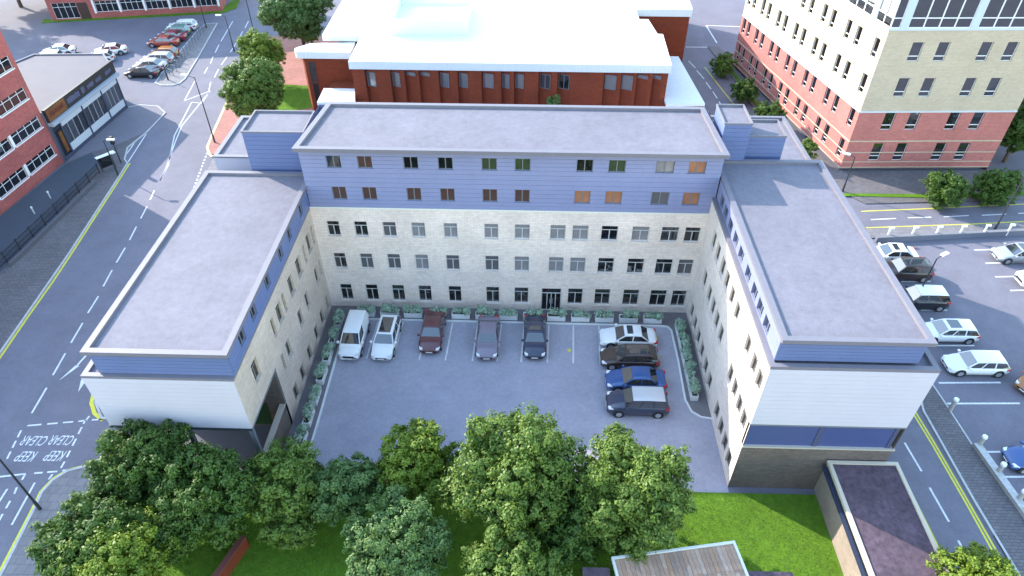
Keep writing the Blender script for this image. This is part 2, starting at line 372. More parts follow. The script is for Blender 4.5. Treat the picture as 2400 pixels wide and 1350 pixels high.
# pavements of the west side
pave_w = struct(slab('west_pavement', [(-27.95,22.6),(-27.4,18.1),(-26.1,6.6),(-25.35,-2),(-24.95,-6.8),(-24.4,-14),(-24,-24),(-42,-24),(-37.2,0),(-36.0,12),(-34.7,21.9),(-34.0,35.8),(-32.6,36.6),(-30.3,36.3),(-28.7,34.6),(-28.9,29.6),(-29.5,26),(-28.6,23.4)], 0, .1, PAVER))
kerbline('kerb', [(-28.6,23.4),(-27.9,22.6),(-27.35,18.1),(-26.05,6.6),(-25.3,-2),(-24.9,-6.8),(-24.35,-14),(-23.95,-24)], .16, 0, .115, KERB, pave_w)
kerbline('kerb', [(-34.0,35.9),(-32.6,36.65),(-30.3,36.35),(-28.65,34.6),(-28.82,29.6),(-29.45,26),(-28.6,23.4)], .16, 0, .115, KERB, pave_w)
sheet('shop_paving', [(-34.85,22.2),(-33.95,35.8),(-32.6,36.55),(-30.35,36.2),(-28.75,34.5),(-28.95,29.6),(-31.2,26.2),(-33.0,24.8)], .105, mat('shop_paving', (.155,.145,.175), .85, noise=((.5,.08,4),(5,.08,4))), pave_w)
sheet('forecourt_paving', [(-30.9,22.6),(-30.2,12),(-30.9,2),(-32,-10),(-41,-22),(-37.0,0),(-35.9,12),(-34.6,21.9),(-33.0,24.8)], .105, mat('smooth_asphalt', (.06,.075,.10), .8, noise=((.4,.1,4),)), pave_w)
pave_f = struct(slab('corner_pavement', [(-11.5,-16.45),(-12.84,-16.45),(-14.0,-16.9),(-14.55,-17.6),(-14.8,-18.5),(-14.62,-19.7),(-14.25,-23.5),(-13.6,-34),(-9.6,-34),(-9.9,-20),(-9.2,-16.6)], 0, .1, PAVERP))
kerbline('kerb', [(-12.84,-16.42),(-14.0,-16.87),(-14.58,-17.6),(-14.82,-18.5),(-14.65,-19.7),(-14.27,-23.5),(-13.65,-34)], .16, 0, .112, KERB, pave_f)
pave_m = struct(slab('wing_pavement', [(-18.9,24.3),(-18.3,20),(-16.0,13.0),(-15.4,0),(-15.4,-8.6),(-14.9,-11),(-13.8,-12.3),(-9.2,-12.6),(-9.2,-4),(-9.0,24)], 0, .1, PAVERP))
kerbline('kerb', [(-18.3,20),(-16.1,13.0),(-15.5,0),(-15.5,-8.6),(-14.98,-11),(-13.85,-12.38),(-9.2,-12.68)], .16, 0, .112, KERB, pave_m)
pave_r = struct(slab('red_paving', [(-22.0,38),(-20.8,29.5),(-20.3,26.3),(-19.5,24.8),(-12,24.5),(-9,24.5),(-9,36),(-12,60),(-23.5,60),(-23.2,48)], 0, .1, PAVERR))
kerbline('kerb', [(-23.5,60),(-23.1,46),(-22.05,38),(-20.85,29.5),(-20.35,26.3),(-19.55,24.8),(-19.0,24.2)], .3, 0, .115, mat('sandstone_kerb', (.52,.42,.25), .8), pave_r)
struct(slab('grass_verge', [(-19.3,38.5),(-14.3,35.2),(-10.5,36.5),(-10.8,42.5),(-13.6,42.8),(-19,43.5)], .09, .135, GRASS))
struct(slab('round_lawn', [(-15.5,51.5),(-13.2,47.5),(-11,45.3),(-9,45.4),(-9,56),(-13,57.5),(-15.6,55)], .09, .135, GRASS))
isl = struct(slab('traffic_island', [(-32.94,65.02),(-34.7,64.6),(-34.9,62),(-33.9,46.3),(-33.5,43.1),(-32.4,42.45),(-30.9,42.45),(-30.2,43.2),(-30.05,44.6),(-31.0,52)], 0, .1, PAVERP))
kerbline('kerb', [(-32.94,65.02),(-31.0,52),(-30.05,44.6),(-30.2,43.2),(-30.9,42.45),(-32.4,42.45),(-33.5,43.1),(-33.9,46.3),(-34.9,62),(-34.7,64.6),(-32.94,65.02)], .16, 0, .112, KERB, isl)
# courtyard
court = struct(sheet('courtyard', [(0,-17.2),(30,-17.2),(30,0),(0,0)], RD, ASPH2))
for x in (4.12,6.22,8.27,10.32,12.43,14.38,16.25,18.3,20.32,22.42):
    paint('parking_line', ((x+.12,-1.75),(x-.05,-5.98)), .12, MK, WHITEL, court)
path_c = struct(slab('courtyard_path', [(0,0),(30,0),(30,-11.1),(29.3,-11.0),(28.7,-10.5),(28.42,-9.5),(28.5,-5.3),(28.45,-2.1),(28.2,-1.7),(27.7,-1.62),(2.0,-1.5),(1.72,-1.75),(1.66,-6),(1.75,-12),(1.75,-17.2),(0,-17.2)], 0, .09, mat('path_tarmac', (.15,.14,.15), .85, noise=((2,.1,4),))))
kerbline('kerb', [(1.78,-17.2),(1.78,-12),(1.69,-6),(1.74,-1.75),(2.0,-1.53),(15,-1.58),(27.7,-1.65),(28.2,-1.73),(28.43,-2.12),(28.47,-5.3),(28.39,-9.5),(28.67,-10.55),(29.28,-11.05),(30,-11.16)], .15, 0, .105, mat('white_kerb', (.62,.62,.62), .7), path_c)
sd_ = MB()
for k in range(9):
    t = k*.7; sd_.quad(*[(20.0+.22*math.cos(t+q)*(.6+.4*math.sin(3*t+q)), -4.6+.22*math.sin(t+q)*(.6+.4*math.cos(2*t)), MK+.0005*k) for q in (0,1.57,3.14,4.71)])
sd_.build('paint_spot', YELL, court)
# lawn in front
lawn = struct(slab('lawn', [(-9.85,-20),(-9.0,-17.6),(1.8,-17.35),(35.6,-17.2),(35.6,-40),(-9.55,-40)], 0, .05, GRASS))
rng = np.random.default_rng(5)
def tufts(name, n, x0, x1, y0, y1, parent, z=.05):
    P = np.stack([rng.uniform(x0,x1,n), rng.uniform(y0,y1,n), np.full(n,z)],1); a = rng.uniform(0,6.28,n); h = rng.uniform(.02,.06,n); wv = rng.uniform(.012,.03,n)
    d = np.stack([np.cos(a),np.sin(a),0*a],1)*wv[:,None]; t = np.stack([rng.normal(0,.05,n),rng.normal(0,.05,n),h],1)
    V = np.concatenate([P-d, P+d, P+t],0); F = np.stack([np.arange(n), np.arange(n)+n, np.arange(n)+2*n],1)
    me = bpy.data.meshes.new(name); me.from_pydata(V.tolist(), [], F.tolist()); me.materials.append(mat('grass_blade', (.08,.155,.012), .8, noise=((3,.3,3),)))
    o = put(name, me); tag(o, 'short green grass growing all over the lawn', 'grass'); o['kind'] = 'stuff'; return o
g = tufts('grass', 60000, -6, 35.4, -26, -17.4, None)
# roads east
road_e = struct(sheet('side_road', [(35.6,-40),(46,-40),(45.2,-22),(45.0,-10),(45.6,0),(48.2,12.4),(75,15.0),(75,18.3),(50.5,16.6),(47.3,20),(43.8,38),(42.6,60),(46,95),(30,95),(37.5,56),(38.8,40),(39.3,13.3),(39.3,-16),(39.8,-20)], RD, ASPH))
for a, b_ in (((43.09,-12.83),(43.29,-15.16)),((43.29,-16.41),(43.45,-18.88)),((43.45,-20.15),(43.57,-22.3)),((43.6,-23.6),(43.7,-26)),((42.95,-11.5),(42.8,-9.2)),((50.57,14.27),(53.13,14.56)),((54.35,14.71),(56.76,14.89)),((58,14.98),(60.62,15.29)),((61.95,15.37),(64.5,15.66)),((65.75,15.81),(68.5,16.1)),
    ((38.87,52.78),(39.43,50.44)),((39.46,49.61),(39.98,46.79)),((40.05,45.81),(40.32,43.71)),((40.42,42.96),(40.6,40.95)),((40.66,40.06),(40.75,38.15)),((40.8,37.2),(40.9,35))):
    paint('lane_dash', (a, b_), .14, MK, WHITEL, road_e)
for pts in (((44.75,-10.2),(44.95,-13),(45.15,-17.47),(45.25,-21.8),(45.6,-30)),((44.98,-10.1),(45.17,-13),(45.35,-17.47),(45.5,-21.8),(45.85,-30)),((41.9,-15.79),(42.07,-22.07),(42.3,-30)),
            ((50.1,15.71),(55.92,16.28),(67.2,17.53),(76,18.1)),((49.58,12.87),(60.49,13.83),(65.56,14.41),(76,15.2)),((40.77,50.7),(41.19,47.42),(42.29,39.94),(43.3,33))):
    paint('yellow_line', pts, .13, MK, YELL, road_e)
for pts in (((39.3,57.9),(43.2,57.9)),((44,66.7),(50,66.3)),((43.9,66.7),(44.2,59.6))): paint('lane_line', pts, .2, MK, WHITEL, road_e)
pave_e = struct(slab('east_pavement', [(45.5,-10.0),(45.65,-17.4),(45.9,-22),(46.4,-40),(49.6,-40),(48.6,-20),(48.0,-17),(47.6,-13),(47.35,-9),(46.9,-4)], 0, .1, PAVER))
kerbline('kerb', [(46.9,-4),(45.55,-10.0),(45.72,-17.4),(45.98,-22),(46.45,-40)], .15, 0, .112, KERB, pave_e)
kerbline('kerb', [(47.0,-4),(47.42,-9),(47.65,-12.9)], .12, 0, .115, KERB, pave_e)
pave_n = struct(slab('north_pavement', [(43.4,50.8),(43.9,46.7),(44.2,41.8),(44.7,36.9),(47.6,23),(49.2,19.2),(51,17.0),(76,18.9),(76,25),(66.8,24.0),(50.34,23.35),(45.3,47.7),(44.2,58),(42.5,58)], 0, .1, PAVER))
for nm, poly in (('grass_strip', [(49.3,18.3),(58.9,18.2),(68,19.05),(76,19.7),(76,20.6),(68.3,19.75),(58.9,18.85),(49.2,18.75)]), ('grass_strip', [(43.8,51.3),(44.3,46),(44.8,40.5),(45.5,36),(46.1,36),(45.3,41),(44.7,47),(44.3,51.3)])):
    slab(nm, poly, .1, .16, GRASS, pave_n)
pave_s = struct(slab('car_park_pavement', [(49.5,12.55),(49.4,11.1),(57.8,11.6),(76,13.2),(76,15.0),(65.5,14.2),(60.5,13.6)], 0, .1, PAVERP))
park_e = struct(sheet('car_park', [(48.1,-40),(49,-17),(47.7,-10),(47.5,-5),(48.6,8),(49.4,10.8),(80,13.4),(80,-40)], RD, ASPH))
for a, b_ in (((58.46,9.59),(63,9.9)),((58.53,7.61),(63,7.9)),((58.45,5.66),(63,5.95)),((58.86,3.81),(63,4.05)),((49.77,4.75),(52.4,4.85)),((49.95,1.01),(52.19,1.08)),((47.89,-7.18),(52.61,-7.01)),((47.63,-9.2),(52.99,-9.02)),((48.25,-13.45),(52.4,-13.3)),((48.33,-15.45),(52.5,-15.3)),((48.9,-17.4),(53,-17.3)),((49.3,-3.2),(52.5,-3.1))):
    paint('parking_line', (a, b_), .15, MK, WHITEL, park_e)

# ================================================================== COURTYARD BUILDING
P2 = math.pi/2
of = thing('office_building', 'U-shaped cream brick and blue clad office block with flat grey roofs around the courtyard', 'building', (15,3,0))
OL = tuple(-Vector(of.location))
def obj(b, name, m): return b.build(name, m, of, OL)
LX = [1.01,3.13,5.33,7.55,10.04,13.17,15.51,18.24,19.94,22.15,24.5,26.73,28.52]
RX = [1.99,4.15,6.37,8.62,11.11,14.26,16.68,19.42,21.17,23.43,25.81,28.07,29.7]
AX = [1.98,4.23,7.53,10.01,13.14,15.51,19.9,22.17,25.53,27.84]; BX = [3.03,5.28,8.59,11.07,14.22,16.61,21.07,23.38,26.82,29.05]
mid = [(l,r,7.47,8.88) for l,r in zip(LX,RX)]+[(l,r,4.22,5.77) for l,r in zip(LX,RX)]+[(l,r,.77,2.52) for i,(l,r) in enumerate(zip(LX,RX)) if i != 7]
door = (17.74,19.42,.09,2.5)
wall('facade_wall', of, (0,0), 0, 30, 0, 10.15, mid+[door], CREAM)
def reflection_pane(nm, c):
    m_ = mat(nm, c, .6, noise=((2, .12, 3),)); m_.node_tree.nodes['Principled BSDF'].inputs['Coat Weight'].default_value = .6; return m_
REFL_GY = reflection_pane('grey_reflection_pane', (.20,.19,.205)); REFL_DK = reflection_pane('dark_reflection_pane', (.085,.08,.09)); REFL_BR = reflection_pane('brown_reflection_pane', (.06,.025,.02)); REFL_OR = reflection_pane('orange_reflection_pane', (.30,.12,.06)); REFL_GN = reflection_pane('green_reflection_pane', (.02,.04,.012))  # pane colours imitate reflections in the glass, painted window by window
pick = {0:{2:REFL_DK,3:REFL_GY,4:REFL_GY,5:REFL_GY,6:REFL_GY,7:REFL_GY,8:REFL_GY,10:REFL_GY}, 1:{1:REFL_DK,2:REFL_DK,3:REFL_GY,4:REFL_DK,5:REFL_DK,6:REFL_GY,7:REFL_GY,8:REFL_GY,12:REFL_DK}}
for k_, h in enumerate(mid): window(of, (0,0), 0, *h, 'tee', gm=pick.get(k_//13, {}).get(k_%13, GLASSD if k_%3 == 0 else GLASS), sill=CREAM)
# entrance doors
b = MB(); b.box(17.74,.06,.09,17.82,.14,2.5); b.box(19.34,.06,.09,19.42,.14,2.5); b.box(17.82,.06,2.42,19.34,.14,2.5); b.box(17.82,.062,1.9,19.34,.14,1.98); b.box(18.2,.062,.09,18.27,.14,1.9); b.box(18.9,.062,.09,18.97,.14,1.9)
dr = obj(b, 'entrance_door', FRAME)
for x0,x1,z0,z1 in ((17.82,18.2,.09,1.9),(18.27,18.55,.12,1.9),(18.61,18.9,.12,1.9),(18.97,19.34,.09,1.9),(17.82,19.34,1.98,2.42)):
    g = MB(); g.box(x0,.1,z0,x1,.115,z1); g.build('pane', GLASSD, dr)
b = MB(); b.box(18.55,.08,.12,18.61,.13,1.9); b.box(18.47,.03,.8,18.5,.1,1.3); b.box(18.66,.03,.8,18.69,.1,1.3); b.build('door_handle', LGREY, dr)
att = [(l-.1,r-.1,13.61,14.59) for l,r in zip(AX,BX)]+[(l-.1,r-.1,10.9,12.0) for l,r in zip(AX,BX)]
wall('attic_wall', of, (.1,0), 0, 30.1, 10.15, 15.3, att, BLUEW)
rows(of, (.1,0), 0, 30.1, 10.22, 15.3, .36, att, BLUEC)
YMUL = mat('pale_yellow_frame', (.5,.47,.3), .5)
apick = [GLASS,REFL_BR,GLASSD,GLASSD,REFL_GN,REFL_GN,GLASSD,REFL_GN,REFL_GY,REFL_OR,REFL_BR,REFL_BR,REFL_BR,REFL_BR,REFL_BR,REFL_BR,REFL_OR,REFL_OR,REFL_DK,REFL_OR]
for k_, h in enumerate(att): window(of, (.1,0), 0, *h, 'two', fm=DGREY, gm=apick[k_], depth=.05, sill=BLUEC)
obj(MB().box(0,-.06,10.09,30,.02,10.2), 'ledge', mat('pale_coping', (.7,.68,.62), .6))
b = MB(); b.quad((.1,6.5,10),(.1,0,10),(.1,0,15.3),(.1,6.5,15.3)); b.quad((30.2,0,10),(30.2,6.5,10),(30.2,6.5,15.3),(30.2,0,15.3)); b.quad((30.2,6.5,0),(.1,6.5,0),(.1,6.5,15.3),(30.2,6.5,15.3)); obj(b, 'end_wall', BLUEC)
roof(of, [(-.03,-.75),(30.32,-.75),(29.87,6.53),(.82,6.53)], 15.32, 15.54, 15.24, .38, ROOFD, PARA)
# left wing
L2 = [(-.85,-.45),(-2.15,-1.3),(-3.2,-2.8),(-5.05,-4.1),(-7.1,-6.2),(-8.6,-8.2),(-9.95,-9.05),(-11.1,-10.65),(-15.1,-14.2)]
L1 = [(-.8,-.42),(-2.05,-1.3),(-5.0,-4.25),(-6.95,-6.15),(-10.1,-9.35),(-11.15,-10.8)]
L0 = [(-1.1,-.65),(-3.0,-2.25),(-4.85,-4.05),(-7.05,-6.25),(-9.1,-8.3),(-10.95,-10.15)]
YL = 17.26
hl = [(YL+a,YL+b_,7.3,8.85) for a,b_ in L2]+[(YL+a,YL+b_,4.15,5.6) for a,b_ in L1]+[(YL+a,YL+b_,.5,1.95) for a,b_ in L0]
hole_u = (0.0001,YL-12.35,2.3,5.69)
lo = (0,-YL)
# brick face in two pieces around the open undercroft
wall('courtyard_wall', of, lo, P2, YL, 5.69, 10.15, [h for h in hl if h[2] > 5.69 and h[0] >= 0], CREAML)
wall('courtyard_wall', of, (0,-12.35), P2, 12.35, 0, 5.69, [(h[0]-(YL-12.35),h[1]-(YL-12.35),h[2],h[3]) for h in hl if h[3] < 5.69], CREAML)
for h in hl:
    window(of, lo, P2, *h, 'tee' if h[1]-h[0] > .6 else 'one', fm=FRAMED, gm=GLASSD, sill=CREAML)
la = [(-2.3,-1.5),(-5.3,-4.5),(-7.45,-6.65),(-10.4,-9.55),(-13.25,-12.4),(-15.4,-14.5)]
hla = [(17+a,17+b_,10.75,11.8) for a,b_ in la]
wall('attic_wall', of, (.02,-17.0), P2, 17.0, 10.15, 11.85, hla, BLUEW)
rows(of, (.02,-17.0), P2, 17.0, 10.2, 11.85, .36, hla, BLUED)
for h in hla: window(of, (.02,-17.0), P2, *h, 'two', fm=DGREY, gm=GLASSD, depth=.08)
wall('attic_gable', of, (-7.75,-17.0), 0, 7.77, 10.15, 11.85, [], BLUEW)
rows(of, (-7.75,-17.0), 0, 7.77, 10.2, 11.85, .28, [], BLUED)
b = MB(); b.quad((-7.75,2,10.1),(-7.75,-17,10.1),(-7.75,-17,11.85),(-7.75,2,11.85)); obj(b, 'attic_side_wall', BLUED)
roof(of, [(-8.05,-17.2),(.13,-17.2),(.13,1.9),(-8.05,1.9)], 11.85, 12.05, 11.78, .36, ROOFD, PARA)
roof(of, [(-8.74,-17.28),(.015,-17.28),(.015,4.9),(-8.74,4.9)], 10.0, 10.17, 9.98, .3, ROOFD, PARA, 'terrace_roof', 'terrace_coping')
wall('gable_wall', of, (-8.72,-17.26), 0, 8.72, 5.69, 10.0, [], WHITEW)
rows(of, (-8.72,-17.26), 0, 8.72, 5.72, 9.98, .36, [], WHITEC, 'cladding_panel', gap=.008)
b = MB(); b.quad((-8.72,4.9,5.69),(-8.72,-17.26,5.69),(-8.72,-17.26,10.0),(-8.72,4.9,10.0)); obj(b, 'street_wall', WHITEC)
b = MB(); b.box(-8.75,-17.3,5.6,.03,-12.35,5.72); obj(b, 'soffit', DGREY)
obj(MB().box(-8.78,-17.34,5.55,.02,-17.2,5.7), 'soffit_trim', DARK)
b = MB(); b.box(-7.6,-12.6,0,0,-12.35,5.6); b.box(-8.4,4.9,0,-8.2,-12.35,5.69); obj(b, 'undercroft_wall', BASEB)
b = MB(); b.box(-2.6,-12.62,0.1,-1.3,-12.6,2.4); obj(b, 'undercroft_door', mat('dark_green_door', (.015,.05,.02), .5))
b = MB(); b.box(-.36,-17.0,0,0,-12.36,2.3); lw = obj(b, 'undercroft_parapet', BASEB)
MB().box(-.38,-17.0,2.3,.03,-12.36,2.38).build('coping', mat('buff_coping', (.42,.35,.29), .7), lw)
b = MB(); b.box(-.3,-17.24,0,-.02,-17.02,5.6); b.box(-8.6,-17.1,0,-8.3,-16.8,5.6); b.box(-4.4,-17.0,0,-4.15,-16.75,5.6); obj(b, 'column', DGREY)
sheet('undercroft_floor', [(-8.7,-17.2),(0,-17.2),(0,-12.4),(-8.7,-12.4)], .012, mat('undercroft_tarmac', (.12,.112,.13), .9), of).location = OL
# stair block of the left wing and its low rear block
def block(x0,y0,x1,y1,z0,z1,m,nm,deck=None,par=PARA,pw=.25,front=None,pitch=.36):
    b = MB(); b.quad((x0,y1,z0),(x0,y0,z0),(x0,y0,z1),(x0,y1,z1)); b.quad((x1,y0,z0),(x1,y1,z0),(x1,y1,z1),(x1,y0,z1)); b.quad((x1,y1,z0),(x0,y1,z0),(x0,y1,z1),(x1,y1,z1))
    if not front: b.quad((x0,y0,z0),(x1,y0,z0),(x1,y0,z1),(x0,y0,z1))
    obj(b, nm, m)
    if front:
        wall(nm, of, (x0,y0), 0, x1-x0, z0, z1, [], BLUEW); rows(of, (x0,y0), 0, x1-x0, z0+.02, z1, pitch, [], front)
    roof(of, [(x0-.06,y0-.06),(x1+.06,y0-.06),(x1+.06,y1),(x0-.06,y1)], z1-.12, z1+.06, z1-.06, pw, deck or ROOFD, par)
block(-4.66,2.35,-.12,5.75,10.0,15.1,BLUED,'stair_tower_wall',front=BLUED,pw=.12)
block(-8.75,5.0,-4.6,12.0,0,11.4,WHITEC,'rear_block_wall',pw=.35)
# right wing
YR = 16.74
R2 = [-2.06,-3.53,-5.16,-6.6,-8.18,-9.71,-12.7,-14.25,-15.5]; R1 = [-2.09,-3.87,-5.27,-6.67,-8.08,-11.54,-12.81,-14.12,-15.31]; R0 = [-.8,-2.28,-3.82,-5.3,-6.93,-8.44,-11.18,-12.58,-13.86,-15.14]
hr = []
for y in R2: hr.append((-y,-y+.85,8.85,10.3))
for y in R1: hr.append((-y,-y+.85,5.2 if y > -10 else 4.95,6.7 if y > -10 else 6.45))
for y in R0: hr.append((-y,-y+.85,.72,2.2))
wall('courtyard_wall', of, (30,0), -P2, YR, 0, 11.61, hr, CREAM)
for h in hr: window(of, (30,0), -P2, *h, 'tee', fm=FRAMED, gm=GLASSD, sill=CREAM)
ra = [-.95,-2.3,-3.85,-5.47,-7.07,-9.02,-10.7,-12.13,-13.6]
hra = [(-y-.05,-y+.95,11.72,12.62) for y in ra]
wall('attic_wall', of, (30.31,0), -P2, 16.25, 11.6, 13.15, hra, BLUEW)
rows(of, (30.31,0), -P2, 16.25, 11.64, 13.15, .36, hra, BLUEC)  # paler boards than the gable: sunlight on this face put into the colour
for h in hra: window(of, (30.31,0), -P2, *h, 'two', fm=DGREY, gm=GLASSBL, depth=.08)
wall('attic_gable', of, (30.31,-16.25), 0, 7.85, 11.6, 13.15, [], BLUEW)
rows(of, (30.31,-16.25), 0, 7.85, 11.64, 13.15, .26, [], BLUED)
b = MB(); b.quad((38.16,-16.25,11.5),(38.16,2.4,11.5),(38.16,2.4,13.2),(38.16,-16.25,13.2)); b.quad((38.16,2.4,11.5),(30.3,2.4,11.5),(30.3,2.4,13.2),(38.16,2.4,13.2)); obj(b, 'attic_side_wall', BLUED)
roof(of, [(30.28,-16.45),(38.48,-16.45),(38.2,2.55),(30.28,2.55)], 13.17, 13.37, 13.1, .36, ROOFD, PARA)
roof(of, [(29.985,-16.76),(39.22,-16.76),(38.72,13.02),(29.985,13.02)], 11.4, 11.63, 11.4, .3, ROOFD, PARA, 'terrace_roof', 'terrace_coping')
wall('gable_wall', of, (30,-16.74), 0, 9.2, 6.6, 11.42, [], WHITEW)
rows(of, (30,-16.74), 0, 9.2, 6.62, 11.4, .37, [], WHITEC, 'cladding_panel', gap=.008)
b = MB(); b.quad((39.2,-16.74,6.6),(38.7,13.0,6.6),(38.7,13.0,11.42),(39.2,-16.74,11.42)); b.quad((38.7,13,0),(30,13,0),(30,13,11.42),(38.7,13,11.42)); b.quad((30,13,0),(30,6.5,0),(30,6.5,11.42),(30,13,11.42)); obj(b, 'street_wall', WHITEC)
obj(MB().box(29.99,-16.78,6.5,39.22,-16.3,6.62), 'soffit_trim', DGREY)
# glazed band
b = MB(); b.box(34.25,-16.66,4.45,34.55,-16.45,6.5); b.box(38.75,-16.66,4.45,39.0,-16.45,6.5); b.box(30.0,-16.66,4.45,30.12,-16.45,6.5); b.box(30.12,-16.63,6.32,38.75,-16.46,6.5); gb = obj(b, 'panel_frame', mat('slate_blue_trim', (.06,.07,.14), .5))
for x0,x1 in ((30.12,34.25),(34.55,38.75)):
    MB().box(x0,-16.62,4.45,x1,-16.5,6.32).build('blue_panel', GLASSB, gb)
b = MB(); b.quad((30,-16.74,0),(39.2,-16.74,0),(39.2,-16.74,4.35),(30,-16.74,4.35)); b.quad((39.2,-16.74,0),(38.7,13,0),(38.7,13,6.6),(39.2,-16.74,6.6)); obj(b, 'base_wall', BASEB)
obj(MB().box(30.003,-16.8,4.35,39.3,-16.45,4.46), 'ledge', mat('stone_ledge', (.45,.4,.34), .7))
block(30.45,2.4,32.4,5.4,11.4,16.3,BLUED,'stair_tower_wall',front=BLUED,pw=.1)
block(32.44,3.15,35.35,5.7,11.4,14.95,BLUED,'lift_tower_wall',front=BLUED,pw=.1)
# single-storey extension
ex = thing('flat_roofed_extension', 'single-storey brown brick extension with dark felt roof beside the road', 'building', (37.6,-24,0)); EL = tuple(-Vector(ex.location))
b = MB(); b.quad((35.62,-16.76,0),(35.62,-34,0),(35.62,-34,3.15),(35.62,-16.76,3.15)); b.quad((39.75,-34,0),(39.75,-16.76,0),(39.75,-16.76,3.15),(39.75,-34,3.15)); b.quad((35.62,-34,0),(39.75,-34,0),(39.75,-34,3.15),(35.62,-34,3.15)); b.build('wall', brick('tan_brick', (.33,.26,.205), (.28,.22,.175), (.26,.215,.18)), ex, EL)
P, I = inset([(35.5,-34),(39.85,-34),(39.85,-16.85),(35.5,-16.85)], .22)
b = MB()
for i in range(4):
    j = (i+1)%4; b.prism([P[i],P[j],I[j],I[i]], 3.1, 3.34)
b.build('parapet', mat('stone_coping', (.5,.43,.34), .7), ex, EL)
b = MB(); b.quad(*[(*p,3.24) for p in I]); b.build('roof', FELT, ex, EL)
MB().box(35.3,-34,2.7,35.5,-16.95,2.92).build('gutter', mat('dark_blue_gutter', (.02,.03,.07), .4), ex, EL)

# ================================================================== RUST-RED LIBRARY WITH WHITE ROOF
lib = thing('civic_hall', 'rust red brick hall with broad white roofs and saw-tooth windows behind the office block', 'building', (14,40,0)); LL = tuple(-Vector(lib.location))
bays = [(-1.94,-.6,0),(.9,2.1,0),(2.5,3.9,1),(4.1,5.5,1),(6.3,7.6,0),(8.4,9.7,0),(11.05,12.6,0),(13.25,14.3,0),(14.7,15.9,0),(17.4,18.9,2),(19.5,21,2),(24.6,26.2,0),(26.5,28,0),(28.2,29.6,1),(29.95,31.0,1)]
b = MB(); x = -3.3
for x0,x1,k in bays:
    b.quad((x,30,0),(x0,30,0),(x0,30,8.15),(x,30,8.15)); b.quad((x0,30,0),(x0,30.55,0),(x0,30.55,8.15),(x0,30,8.15)); b.quad((x0,30.55,0),(x1,30,0),(x1,30,8.15),(x0,30.55,8.15)); x = x1
b.quad((x,30,0),(31.6,30,0),(31.6,30,8.15),(x,30,8.15)); b.quad((31.6,30,0),(31.4,47,0),(31.4,47,8.15),(31.6,30,8.15)); b.quad((-3.3,34.4,0),(-3.3,30,0),(-3.3,30,8.15),(-3.3,34.4,8.15))
b.build('wall', RUSTB, lib, LL)
GREYW = glass('grey_window_glass', (.10,.105,.11), .45, .15)
for x0,x1,k in bays:
    a = math.atan2(-.55, x1-x0); l = math.hypot(.55, x1-x0)
    z0, z1 = (5.95,7.6) if k != 1 else (7.25,7.65)
    window(lib, (x0,30.55), a, l*.12, l*.88, z0, z1, 'two' if k == 2 else 'one', fm=DGREY, gm=GLASSD if k == 2 else GREYW, depth=-.06)
def deck(poly, zt, zf, md, mf, nm='white_roof', ribs=None):
    b = MB(); P, I = inset(poly, .02); b.quad(*[(*p,zt) for p in P]); b.build(nm, md, lib, LL)
    f = MB(); n = len(P)
    for i in range(n):
        A, B = P[i], P[(i+1)%n]; f.quad((*A,zf),(*B,zf),(*B,zt),(*A,zt))
    f.quad(*[(*p,zf) for p in reversed(P)]); f.build('fascia', mf, lib, LL)
FASC = mat('white_fascia', (.7,.72,.74), .4, noise=((6,.05,2),))
def ribs(p, q, z0, z1, step, off=.03):
    d = (Vector(q)-Vector(p)); L = d.length; d.normalize(); n = Vector((d.y,-d.x)); k = int(L/step); b = MB()
    for i in range(k+1):
        c = Vector(p)+d*(i*step)+n*off; b.obox(c-d*.03, c+d*.03, .05, z0, z1)
    b.build('fascia_rib', FASC, lib, LL)
deck([(-3.45,29.8),(31.8,29.8),(32.05,38.8),(31.42,38.9),(30.9,43.7),(29.8,43.7),(29.75,50),(-3.6,50)], 9.0, 8.1, ROOFW, FASC); ribs((-3.45,29.8),(31.8,29.8),8.12,8.98,.45)
deck([(-8.14,37.4),(-3.62,37.3),(-3.62,60),(-8.5,60)], 9.0, 8.25, ROOFW, FASC); ribs((-8.14,37.4),(-3.62,37.3),8.27,8.98,.4)
arc = [(-4.3,34.2),(-10.3,34.2)]+[(-10.2-.75*math.sin(t),35.0-.8*math.cos(t)) for t in [i*.3 for i in range(1,8)]]+[(-9.6,36.6),(-8.1,36.9),(-4.3,37.2)]
deck(arc, 8.2, 7.4, ROOFW, FASC); ribs((-10.3,34.2),(-4.3,34.2),7.42,8.18,.4)
b = MB(); b.prism([(-3.35,34.45),(-9.9,34.45),(-10.3,35.1),(-9.9,36.3),(-8.2,36.7),(-8.0,44),(-3.35,44)], 0, 7.4); b.build('wall', RUSTB, lib, LL)
window(lib, (-10.0,34.45), 0, .55, 1.25, 1.2, 6.9, 'grid1', fm=DARK, gm=GLASSD, depth=-.07)
deck([(-7.2,28.0),(-3.0,28.3),(-3.7,31.6),(-7.3,31.6)], 5.0, 4.6, mat('white_roof_grey', (.6,.62,.66), .6, noise=((2,.05,3),)), FASC, 'canopy'); b = MB(); b.box(-7.0,28.4,0,-3.4,34.4,4.6); b.build('wall', RUSTB, lib, LL)
# plant enclosure on the roof
P, I = inset([(-.1,37.4),(9.0,37.6),(8.95,46.5),(-.2,46.5)], .18); b = MB()
for i in range(4):
    j = (i+1)%4; b.prism([P[i],P[j],I[j],I[i]], 9.0, 10.85)
b.build('plant_screen', FASC, lib, LL); b = MB(); b.quad(*[(*p,9.6) for p in I]); b.build('plant_deck', ROOFW, lib, LL); ribs((-.1,37.4),(9.0,37.6),9.02,10.83,.42)
